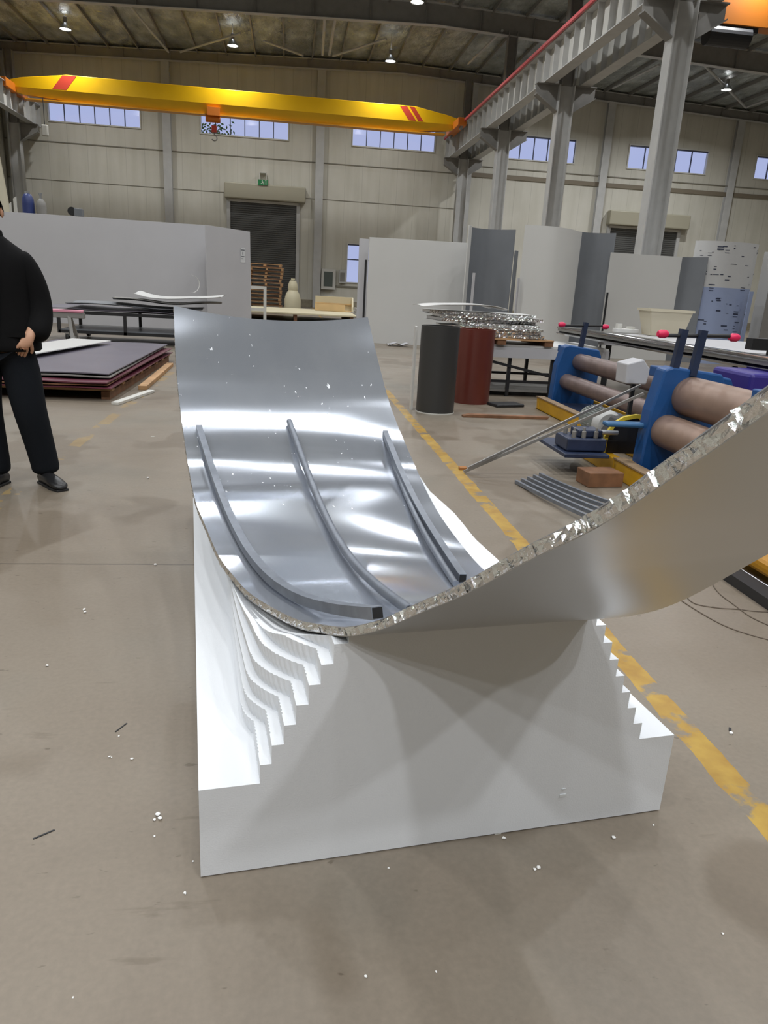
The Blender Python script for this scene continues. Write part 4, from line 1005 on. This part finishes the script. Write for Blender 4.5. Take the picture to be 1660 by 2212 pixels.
# ------------------------------------------------------------------ plate rolling machines
def machine(lab, x, y0, y1, wd, h, r1, r2, M_r, knobs=True, posts=((.18, 0), (.3, .04)), near=True, ext=0):
    t = thing('rolling_machine', lab, 'machine', (x, y0, 0)); L = y1 - y0
    for yy in (0, L):
        mb = MB().prism([(0, .1), (wd, .02), (wd + .02, h - .12), (wd - .02, h - .04), (.14, h), (.08, h - .02), (.02, .55)], yy - .03, yy + .12)
        e = obj('end_plate', mb, M_blue, t, bevel=.015)
        obj('top_cap', MB().box(.12, wd * .62, yy - .0, yy + .3, h - .10, h - .02), M_blue, e, bevel=.01)
        obj('bearing', MB().box(wd * .5, wd * .78, yy - .045, yy + .13, .66 * h, h - .1), M_blued, e, bevel=.01)
    obj('upper_roller', MB().lathe([(0, -.0), (r1 * .9, 0), (r1, .02), (r1, L - .02), (0, L)], (wd * .55, 0, h * .76 - .0), 36, 'y'), M_r, t, smooth=True)
    obj('lower_roller', MB().lathe([(0, -.0), (r2 * .9, 0), (r2, .02), (r2, L - .02), (0, L)], (wd * .30, 0, h * .46), 36, 'y'), M_r, t, smooth=True)
    b = MB().box(-.12, -.04, -.15, L + .15, 0, .14).box(wd + .02, wd + .1, -.15, L + .15, 0, .14)
    if ext: b.box(-.12, -.04, L + .16, L + .16 + ext, 0, .14)
    b.box(-.12, wd + .1, -.15, -.07, 0, .14).box(-.12, wd + .1, L + .07, L + .15, 0, .14)
    obj('base_frame', b, mat('machine yellow', (206, 156, 30), .45, noise=.12, scale=4), t, bevel=.008)
    obj('frame_top', MB().box(-.13, -.03, -.16, L + .16, .14, .152), mat('worn frame top', (140, 118, 92), .6, noise=.2), t)
    obj('drip_pan', MB().box(-.02, wd, 0.1, L - .1, .1, .115), M_blued, t)
    if knobs:
        for yy, sx in (((L), 0),) if not near else ((0.1, 0), (L, 0)):
            pz = h + .27
            for dx, tt in posts: obj('lever_post', MB().bar((wd * .28 + dx, yy + tt, h - .06), (wd * .28 + dx + .03, yy + tt, pz), .05, .05), M_blued if not near else M_blue, t)
            rd = obj('cross_rod', MB().tube([(wd * .05, yy, pz - .05), (wd * 1.05, yy, pz - .03)], .014, 10), M_black, t)
            for kx in ((.05, .42, 1.05) if near else (.05, 1.05)):
                obj('knob', MB().lathe([(0, -.038), (.02, -.038), (.03, -.018), (.03, .018), (.02, .038), (0, .038)], (wd * kx, yy, pz - .04), 14, 'x'), M_pink, rd, smooth=True)
    return t
m1 = machine('far blue plate rolling machine with slim rollers and a pink ended rod', 3.16, 5.75, 8.5, .54, .79, .095, .09, M_rolld, near=False, posts=((.14, 0),))
m2 = machine('near blue plate rolling machine with thick rusty rollers', 2.66, 3.8, 5.12, .56, .88, .145, .125, M_roll, near=False, posts=((.0, 0), (.14, -.02)), ext=.62)
# drive parts of the near machine
MD = [('motor', MB().lathe([(0, -.17), (.07, -.17), (.12, -.12), (.12, .12), (.10, .14), (0, .14)], (0, 0, .0), 24, 'y'))]
t = thing('drive_motor', 'grey finned electric motor between the two rolling machines', 'motor', (2.72, 6.1, .30))
fins = MB()
fins.lathe([(0, -.2), (.08, -.2), (.105, -.17), (.105, .17), (.08, .2), (0, .2)], (0, 0, 0), 28, 'y')
for k in range(26):
    a = 2 * PI * k / 26; fins.bar((.102 * cs(a), -.14, .102 * sn(a)), (.102 * cs(a), .14, .102 * sn(a)), .008, .03)
obj('finned_case', fins, mat('motor grey', (122, 128, 126), .5, noise=.2, scale=14), t)
obj('end_bell', MB().lathe([(0, -.26), (.10, -.26), (.125, -.22), (.125, -.17), (0, -.17)], (0, 0, 0), 28, 'y'), M_steel, t, smooth=True)
obj('foot', MB().box(-.1, .1, -.14, .14, -.30, -.1), M_blued, t)
t = thing('belt_guard', 'black belt guard with a yellow rim in front of the near machine', 'guard', (2.66, 5.55, .0))
obj('guard_body', MB().prism([(-.14, .14), (.16, .14), (.2, .36), (.12, .44), (-.04, .42), (-.13, .28)], -.08, .08), M_black, t, bevel=.01)
obj('yellow_rim', MB().tube([(-.14, -.085, .14), (-.13, -.085, .28), (-.08, -.085, .38), (-.0, -.085, .43), (.1, -.085, .45), (.2, -.085, .44)], .02, 8, rect=(.03, .03)), mat('guard yellow', (214, 190, 60), .45), t)
t = thing('gearbox', 'dark blue gearbox with bolts at the foot of the near machine', 'gearbox', (2.14, 5.42, .19))
obj('casing', MB().box(0, .32, -.14, .14, 0, .10).box(.1, .3, -.09, .09, .1, .16), M_blued, t, bevel=.012)
for x in (.06, .14, .24):
    for y in (-.1, .08): obj('bolt', MB().lathe([(0, .10), (.018, .10), (.018, .15), (.01, .155), (.01, .18), (0, .18)], (x, y, 0), 8), M_steeld, t)
obj('shaft', MB().lathe([(0, 0), (.02, 0), (.02, .16), (0, .16)], (.30, 0, .13), 12, 'x'), M_alu, t)
tag(obj('support_plate', MB().box(-.2, .16, -.3, .35, 0, .03), M_blued, loc=(2.30, 5.5, .155), bevel=.006), 'dark blue plate under the gearbox on the yellow frame', 'plate')
tag(obj('foot_pedal', MB().box(-.24, .1, -.05, .05, 0, .035), mat('pedal blue', (58, 104, 146), .4), loc=(2.62, 5.2, .41), bevel=.014), 'small blue pedal lever sticking out of the near machine', 'lever')
t = thing('control_box', 'small white box on a post between the rollers and the near blue plate', 'box', (2.80, 5.76, 0))
obj('case', MB().prism([(-.08, 0), (.1, 0), (.12, .12), (.05, .2), (-.09, .16)], -.1, .1), M_panel, t, loc=(0, 0, .68), bevel=.01)
obj('post', MB().box(.06, .09, .06, .09, .19, .69), M_black, t)
tag(obj('wooden_block', MB().box(-.14, .14, -.1, .1, 0, .11), M_woodd, loc=(2.32, 5.02, 0), rz=.1, bevel=.006), 'wooden block on the floor under the near yellow frame', 'block')
t = thing('control_cabinet', 'violet blue control cabinet at the right edge above the metal edge', 'cabinet', (4.10, 6.0, 0))
obj('cabinet_body', MB().box(-.26, .5, -.3, .3, .35, .80), mat('violet blue', (52, 42, 128), .4), t, bevel=.03)
obj('pedestal', MB().box(-.1, .3, -.2, .2, 0, .35), M_black, t)
hb = gy(1640, 768, 7.4)
tag(obj('clamp_head', MB().box(-.14, .2, -.06, .06, -.03, .09).lathe([(0, -.1), (.05, -.1), (.05, .12), (0, .12)], (-.02, 0, .03), 14, 'x').box(.1, .3, -.03, .03, -.95 + .0, .0), M_black, loc=(hb.x, hb.y, .93)), 'black clamp head at the right edge behind the cabinet', 'clamp')
# poles
p, q = gz(1003, 1019, .012), gy(1392, 850, 5.0)
t = obj('steel_bar', MB().bar(p + Vector((0, 0, 0.0)), q, .016, .022), mat('bar grey', (140, 138, 136), .4, metal=.5), bevel=.002); tag(t, 'lower long flat bar leaning from the yellow line up to the near machine', 'bar')
p2, q2 = gz(1012, 1011, .07), gy(1385, 832, 5.5)
t = obj('steel_bar', MB().bar(p2, q2, .014, .02), MATS['bar grey'], bevel=.002); tag(t, 'upper thin bar crossing the other leaning bar', 'bar')
tag(obj('rusty_tip', MB().box(-.03, .03, -.025, .025, 0, .022), mat('rust', (156, 104, 54), .7), loc=gz(1000, 1014), bevel=.004), 'small rusty lump at the foot of the leaning bars', 'scrap')
# curved strips on the floor
for k in range(5):
    a, b, c, d = gz(1115 + 13 * k, 1044 - 4 * k), gz(1165 + 12 * k, 1076 - 5 * k), gz(1225 + 11 * k, 1112 - 7 * k), gz(1290 + 11 * k, 1140 - 9 * k)
    P = []
    for s in range(13):
        u = s / 12; P.append((1 - u) ** 3 * a + 3 * u * (1 - u) ** 2 * b + 3 * u * u * (1 - u) * c + u ** 3 * d + Vector((0, 0, .0135 + .03 * sn(PI * u * .5))))
    o = obj('curved_tube', MB().tube(P, .012, 8, rect=(.022, .024)), M_tube); tag(o, ['nearest', 'second nearest', 'middle', 'fourth', 'farthest'][k] + ' of the five curved grey tubes lying on the floor', 'tube')
# yellow cased thing at the right edge, cables
t = thing('yellow_hose_guard', 'yellow hood over a black rail at the right edge under the bent panel', 'guard', (2.36, 3.22, 0), -.0)
obj('hood', MB().prism([(-.02, .06), (.30, .06), (.30, .16), (.2, .2), (.06, .18), (-.02, .12)], -.75, .28, 'y'), mat('hood yellow', (176, 124, 20), .4, noise=.15, scale=5), t, bevel=.02)
obj('black_rail', MB().box(-.16, -.06, -.8, .3, 0, .05), M_black, t)
obj('grey_hose', MB().tube([(-.04, .3, .02), (-.05, 0, .03), (-.03, -.4, .02), (-.05, -.8, .02)], .018, 8), M_alu, t, smooth=True)
def cable(pts, lab, r=.004):
    P = [gz(x, y) + Vector((0, 0, r)) for x, y in pts]; C = []
    for i in range(len(P) - 1):
        p0, p1, p2, p3 = P[max(i - 1, 0)], P[i], P[i + 1], P[min(i + 2, len(P) - 1)]
        for k in range(8):
            t = k / 8; C.append(.5 * ((2 * p1) + (p2 - p0) * t + (2 * p0 - 5 * p1 + 4 * p2 - p3) * t * t + (3 * p1 - p0 - 3 * p2 + p3) * t ** 3))
    C.append(P[-1]); tag(obj('cable', MB().tube(C, r, 6), mat('cable brown', (104, 92, 80), .6), smooth=True), lab, 'cable')
cable([(1458, 1288), (1500, 1316), (1560, 1350), (1620, 1372), (1690, 1390)], 'nearest thin cable curving across the floor at the right edge', .0025)
cable([(1480, 1284), (1500, 1304), (1550, 1314), (1595, 1317), (1640, 1322), (1690, 1322)], 'middle thin cable on the floor at the right edge', .0025)
cable([(1550, 1248), (1541, 1262), (1556, 1284), (1590, 1310), (1625, 1335), (1680, 1360)], 'looped thin cable on the floor under the yellow hood', .0025)

# ------------------------------------------------------------------ crumbs of foam and chips on the floor
M_crumb = mat('foam crumb white', (238, 238, 236), .8)
for k, (x, y, r) in enumerate([(182, 1318, 1), (184, 1324, .9), (102, 1439, .9), (257, 1591, .7), (237, 1636, .8), (241, 1637, .6), (285, 1641, .9), (341, 1762, 1.7), (346, 1770, 1.3), (334, 1772, .9), (334, 1807, .8), (417, 1862, .7), (400, 1930, 1.1), (158, 2155, .6), (320, 1034, .9), (336, 1221, 1.0),
                                (1326, 1811, 1.3), (1164, 1876, 1.4), (1156, 1880, 1.0), (1412, 1783, .7), (1089, 1812, 1.3), (1618, 1591, 0), (1580, 1585, 1.4), (840, 1876, .7), (790, 2110, 1.0), (943, 2100, .7), (1562, 2018, .7)]):
    if not r: continue
    P = gz(x, y); R0 = .0035 * r * (P - CAM).length / 1.9
    bm = bmesh.new(); bmesh.ops.create_icosphere(bm, subdivisions=1, radius=R0)
    for v in bm.verts: v.co = Vector((v.co.x * R_.uniform(.7, 1.6), v.co.y * R_.uniform(.7, 1.3), v.co.z * R_.uniform(.5, .9)))
    mz = min(v.co.z for v in bm.verts)
    tag(obj('foam_crumb', bm, M_crumb, loc=(P.x, P.y, -mz), rz=R_.random() * 6), 'tiny white foam crumb lying loose on the concrete floor', 'crumb', 'foam crumbs on the floor')
for x, y, w, h, rz, lab in [(262, 1572, .004, .05, -.5, 'thin dark shaving on the floor left of the foam block, upper one'), (95, 1803, .05, .004, .6, 'long thin shaving on the floor at the left'), (1578, 1576, .02, .008, 1.0, 'small black leaf like chip right of the yellow line'), (330, 943, .03, .012, .3, 'white bent strip scrap on the floor between person and panel'), (1075, 1800, .018, .008, .1, 'pale scrap touching the lower edge of the foam block'), (840, 740, .0, 0, 0, '')]:
    if w: tag(obj('floor_scrap', MB().box(-w / 2, w / 2, -h / 2, h / 2, 0, .002), M_white if 'pale' in lab or 'white' in lab else M_black, loc=gz(x, y), rz=rz), lab, 'scrap')
for x, y, w, rz, lab in [(850, 742, .5, .1, 'crumpled thin sheet on the floor before the centre right panel'), (880, 738, .35, -.2, 'second crumpled scrap at the foot of the centre right panel')]:
    P = gz(x, y); wavy('thin_scrap', lab, P.x, P.y - .75, .012, w, .3, rz, M_panel, .04, .004, seed=int(x), cat='scrap')

# ------------------------------------------------------------------ person
def skin_obj(name, verts, edges, M, parent, sub=2):
    me = bpy.data.meshes.new(name); me.from_pydata([v[0] for v in verts], edges, [])
    o = bpy.data.objects.new(name, me); COL.objects.link(o); o.parent = parent
    md = o.modifiers.new('skin', 'SKIN'); md.use_smooth_shade = True
    if not me.skin_vertices: return o
    for i, v in enumerate(verts):
        r = v[1]; me.skin_vertices[0].data[i].radius = r if isinstance(r, tuple) else (r, r)
    me.skin_vertices[0].data[0].use_root = True
    q = o.modifiers.new('sub', 'SUBSURF'); q.levels = sub; q.render_levels = sub
    me.materials.append(M); return o
M_skin = mat('skin', (196, 150, 122), .5); M_jkt = mat('black jacket', (17, 17, 18), .9, spec=.15, bump=.1, bscale=30); M_jean = mat('dark jeans', (22, 25, 30), .9, spec=.15, bump=.1, bscale=60); M_shoe = mat('black shoe leather', (28, 28, 30), .35)
pg = gz(20, 1046)
pg.x = -1.685
P = thing('person', 'person in black jacket and dark jeans standing, one hand in a pocket', 'person', (pg.x - .045, pg.y + .0, 0), .12)
B = [((0, 0, .96), (.13, .10)), ((0, -.01, 1.12), (.13, .09)), ((0, .0, 1.30), (.15, .10)), ((0, .01, 1.42), (.11, .085)), ((0, 0, 1.50), (.052, .052)), ((0, -.015, 1.57), (.068, .075)), ((0, -.015, 1.65), (.082, .098)), ((0, -.005, 1.70), (.066, .08)),
     ((.16, .01, 1.37), (.045, .045)), ((.235, .02, 1.10), (.036, .036)), ((.205, -.12, .95), (.026, .030)), ((.175, -.15, .90), (.02, .042)),
     ((-.16, .01, 1.37), (.045, .045)), ((-.25, .03, 1.12), (.036, .036)), ((-.25, -.03, .90), (.03, .034)), ((-.245, -.05, .83), (.02, .040)),
     ((.10, 0, .90), (.095, .10)), ((.14, -.03, .50), (.055, .055)), ((.20, .03, .11), (.036, .04)), ((.215, -.04, .05), (.03, .025)),
     ((-.10, 0, .90), (.095, .10)), ((-.10, -.03, .50), (.060, .062)), ((-.09, .03, .11), (.040, .045)), ((-.085, -.04, .045), (.036, .03))]
Eg = [(0, 1), (1, 2), (2, 3), (3, 4), (4, 5), (5, 6), (6, 7), (3, 8), (8, 9), (9, 10), (10, 11), (3, 12), (12, 13), (13, 14), (14, 15), (0, 16), (16, 17), (17, 18), (18, 19), (0, 20), (20, 21), (21, 22), (22, 23)]
# fingers
def fingers(base, palm, dirv, side, spread):
    for k, (l, off) in enumerate(((.075, -.028), (.085, -.009), (.08, .010), (.062, .028))):
        a = palm + spread * off; i0 = len(B)
        B.append((tuple(a + dirv * .02), (.011, .010))); Eg.append((base, i0))
        B.append((tuple(a + dirv * (.02 + l * .5)), (.0095, .009))); Eg.append((i0, i0 + 1))
        B.append((tuple(a + dirv * (.02 + l) + side * .012), (.008, .0075))); Eg.append((i0 + 1, i0 + 2))
    i0 = len(B); th = palm - dirv * .03 + spread * -.035
    B.append((tuple(th), (.014, .012))); Eg.append((base, i0)); B.append((tuple(th + spread * -.02 + dirv * .04), (.011, .010))); Eg.append((i0, i0 + 1)); B.append((tuple(th + spread * -.025 + dirv * .07), (.009, .009))); Eg.append((i0 + 1, i0 + 2))
fingers(11, Vector((.165, -.140, .885)), Vector((-.42, .45, -.79)), Vector((-.3, .5, 0)), Vector((-.75, -.5, .35)))
fingers(15, Vector((-.245, -.05, .82)), Vector((0, -.1, -1)), Vector((.6, .2, 0)), Vector((.1, -1, 0)))
body = skin_obj('body', B, Eg, M_skin, P)
# face
obj('nose', MB().prism([(-.088, 1.582), (-.112, 1.586), (-.108, 1.598), (-.094, 1.632), (-.085, 1.632)], -.011, .011, 'x'), M_skin, body, bevel=.007)
for sx in (-1, 1):
    bm = bmesh.new(); bmesh.ops.create_uvsphere(bm, u_segments=12, v_segments=8, radius=.012); obj('eye', bm, mat('eye white', (220, 216, 210), .2), body, loc=(sx * .029, -.079, 1.632), smooth='all')
    bm = bmesh.new(); bmesh.ops.create_uvsphere(bm, u_segments=12, v_segments=8, radius=.026); bmesh.ops.scale(bm, vec=(.35, .7, 1.15), verts=bm.verts); obj('ear', bm, M_skin, body, loc=(sx * .083, .0, 1.615), smooth='all')
obj('mouth', MB().tube([(-.02, -.082, 1.556), (0, -.088, 1.555), (.02, -.082, 1.556)], .005, 8), mat('lip', (160, 98, 88), .5), body, smooth=True)
rows = []
for i in range(9):
    ph = PI * .56 * i / 8; r = []
    for j in range(24):
        a = 2 * PI * j / 24; lift = .055 if sn(a) < -.25 else 0
        r.append((.092 * sn(ph) * cs(a), .108 * sn(ph) * sn(a) - .0, max(1.62 + .112 * cs(ph), 1.645 + lift * .5 if sn(a) < -.25 else 1.58)))
    rows.append(r)
obj('hair', MB().grid(rows, close=True), mat('black hair', (20, 17, 15), .8, spec=.15), P, smooth='all', fix=False)
# jacket: torso loft + sleeves
def ring(cx, cy, z, a, b, n=28, p=2.4, tilt=0.0):
    o = []
    for k in range(n):
        t = 2 * PI * k / n; x = abs(cs(t)) ** (2 / p) * a * (1 if cs(t) >= 0 else -1); y = abs(sn(t)) ** (2 / p) * b * (1 if sn(t) >= 0 else -1)
        o.append((cx + x, cy + y, z + tilt * abs(x)))
    return o
rows = [ring(.0, 0, .86, .19, .12), ring(.0, 0, .835, .235, .165), ring(0, 0, .86, .24, .168), ring(0, 0, 1.0, .222, .15), ring(0, 0, 1.12, .205, .145), ring(0, 0, 1.25, .21, .145), ring(0, .005, 1.36, .225, .135), ring(0, .01, 1.42, .20, .115, tilt=-.12), ring(0, .01, 1.465, .13, .09, tilt=-.15), ring(0, .01, 1.49, .072, .07)]
jk = obj('jacket', MB().grid(rows, close=True), M_jkt, P, smooth='all', fix=False, sub=1)
for s in (1, -1):
    arm = [((s * .11, .01, 1.37), (.10, .10)), ((s * .165, .01, 1.33), (.095, .095)), ((s * .215, .02, 1.22), (.085, .09)), ((s * .24, .02, 1.08), (.080, .085)), ((s * .24, -.05, .98), (.075, .08)), ((.225, -.115, .915) if s > 0 else (-.255, -.03, .92), (.065, .065))]
    skin_obj('sleeve', arm, [(k, k + 1) for k in range(5)], M_jkt, jk)
obj('pocket_flap', MB().box(.06, .18, -.152, -.146, .93, .96), M_jkt, jk)
rw = []
for z, a_, b_, w in ((.90, .236, .165, .035), (1.0, .222, .152, .045), (1.12, .205, .147, .055), (1.25, .21, .150, .06), (1.36, .222, .140, .055), (1.43, .17, .112, .04)):
    rw.append([(x, -(b_ + .004) * (1 - abs(x / a_) ** 2.4) ** (1 / 2.4), z) for x in (-w, -w / 2, 0, w / 2, w)])
obj('shirt_front', MB().slab(rw[::-1], .004), mat('maroon shirt', (70, 22, 30), .85), P, smooth='all')
obj('collar', MB().lathe([(.075, 1.46), (.082, 1.47), (.07, 1.52), (.063, 1.515)], (0, .005, 0), 24), M_jkt, jk, smooth=True)
tr_ = [((0, 0, .93), (.15, .11)), ((.095, 0, .80), (.118, .122)), ((.12, -.015, .66), (.112, .116)), ((.14, -.03, .50), (.105, .105)), ((.17, .0, .30), (.095, .095)), ((.195, .02, .12), (.085, .09)), ((.198, .02, .06), (.085, .09)),
       ((-.095, 0, .80), (.118, .122)), ((-.11, -.015, .66), (.112, .116)), ((-.11, -.03, .50), (.105, .105)), ((-.10, .0, .30), (.095, .095)), ((-.09, .02, .12), (.085, .09)), ((-.088, .02, .06), (.085, .09))]
skin_obj('trousers', tr_, [(0, 1), (1, 2), (2, 3), (3, 4), (4, 5), (5, 6), (0, 7), (7, 8), (8, 9), (9, 10), (10, 11), (11, 12)], M_jean, P)
for (x, y, a) in ((.235, -.06, .6), (-.10, -.06, -.4)):
    rows = [];
    for t, w, h, zb in ((-.13, .012, .03, .012), (-.12, .034, .07, 0), (-.05, .040, .085, 0), (.02, .044, .075, 0), (.08, .050, .06, 0), (.13, .046, .045, 0), (.155, .030, .032, .004), (.162, .008, .014, .012)):
        rows.append([(cs(q) * w, -t, zb + (h - zb) * (.5 + .5 * sn(q)) if sn(q) > -.6 else zb) for q in [2 * PI * k / 16 for k in range(16)]])
    sh = MB().grid(rows, close=True); sh.add(rows[0], [tuple(range(16))]); sh.add(rows[-1], [tuple(range(16))[::-1]])
    so = obj('shoe', sh, M_shoe, P, loc=(x, y, .008), rz=a, smooth='all')
    sole = MB().prism([(-.036, -.16 + .0), (.036, -.16), (.052, -.08), (.046, .0), (.038, .12), (0, .14), (-.038, .12), (-.044, .0), (-.05, -.08)], 0, .014, 'z'); obj('sole', sole, M_rubber, so, loc=(0, 0, -.008), bevel=.003)
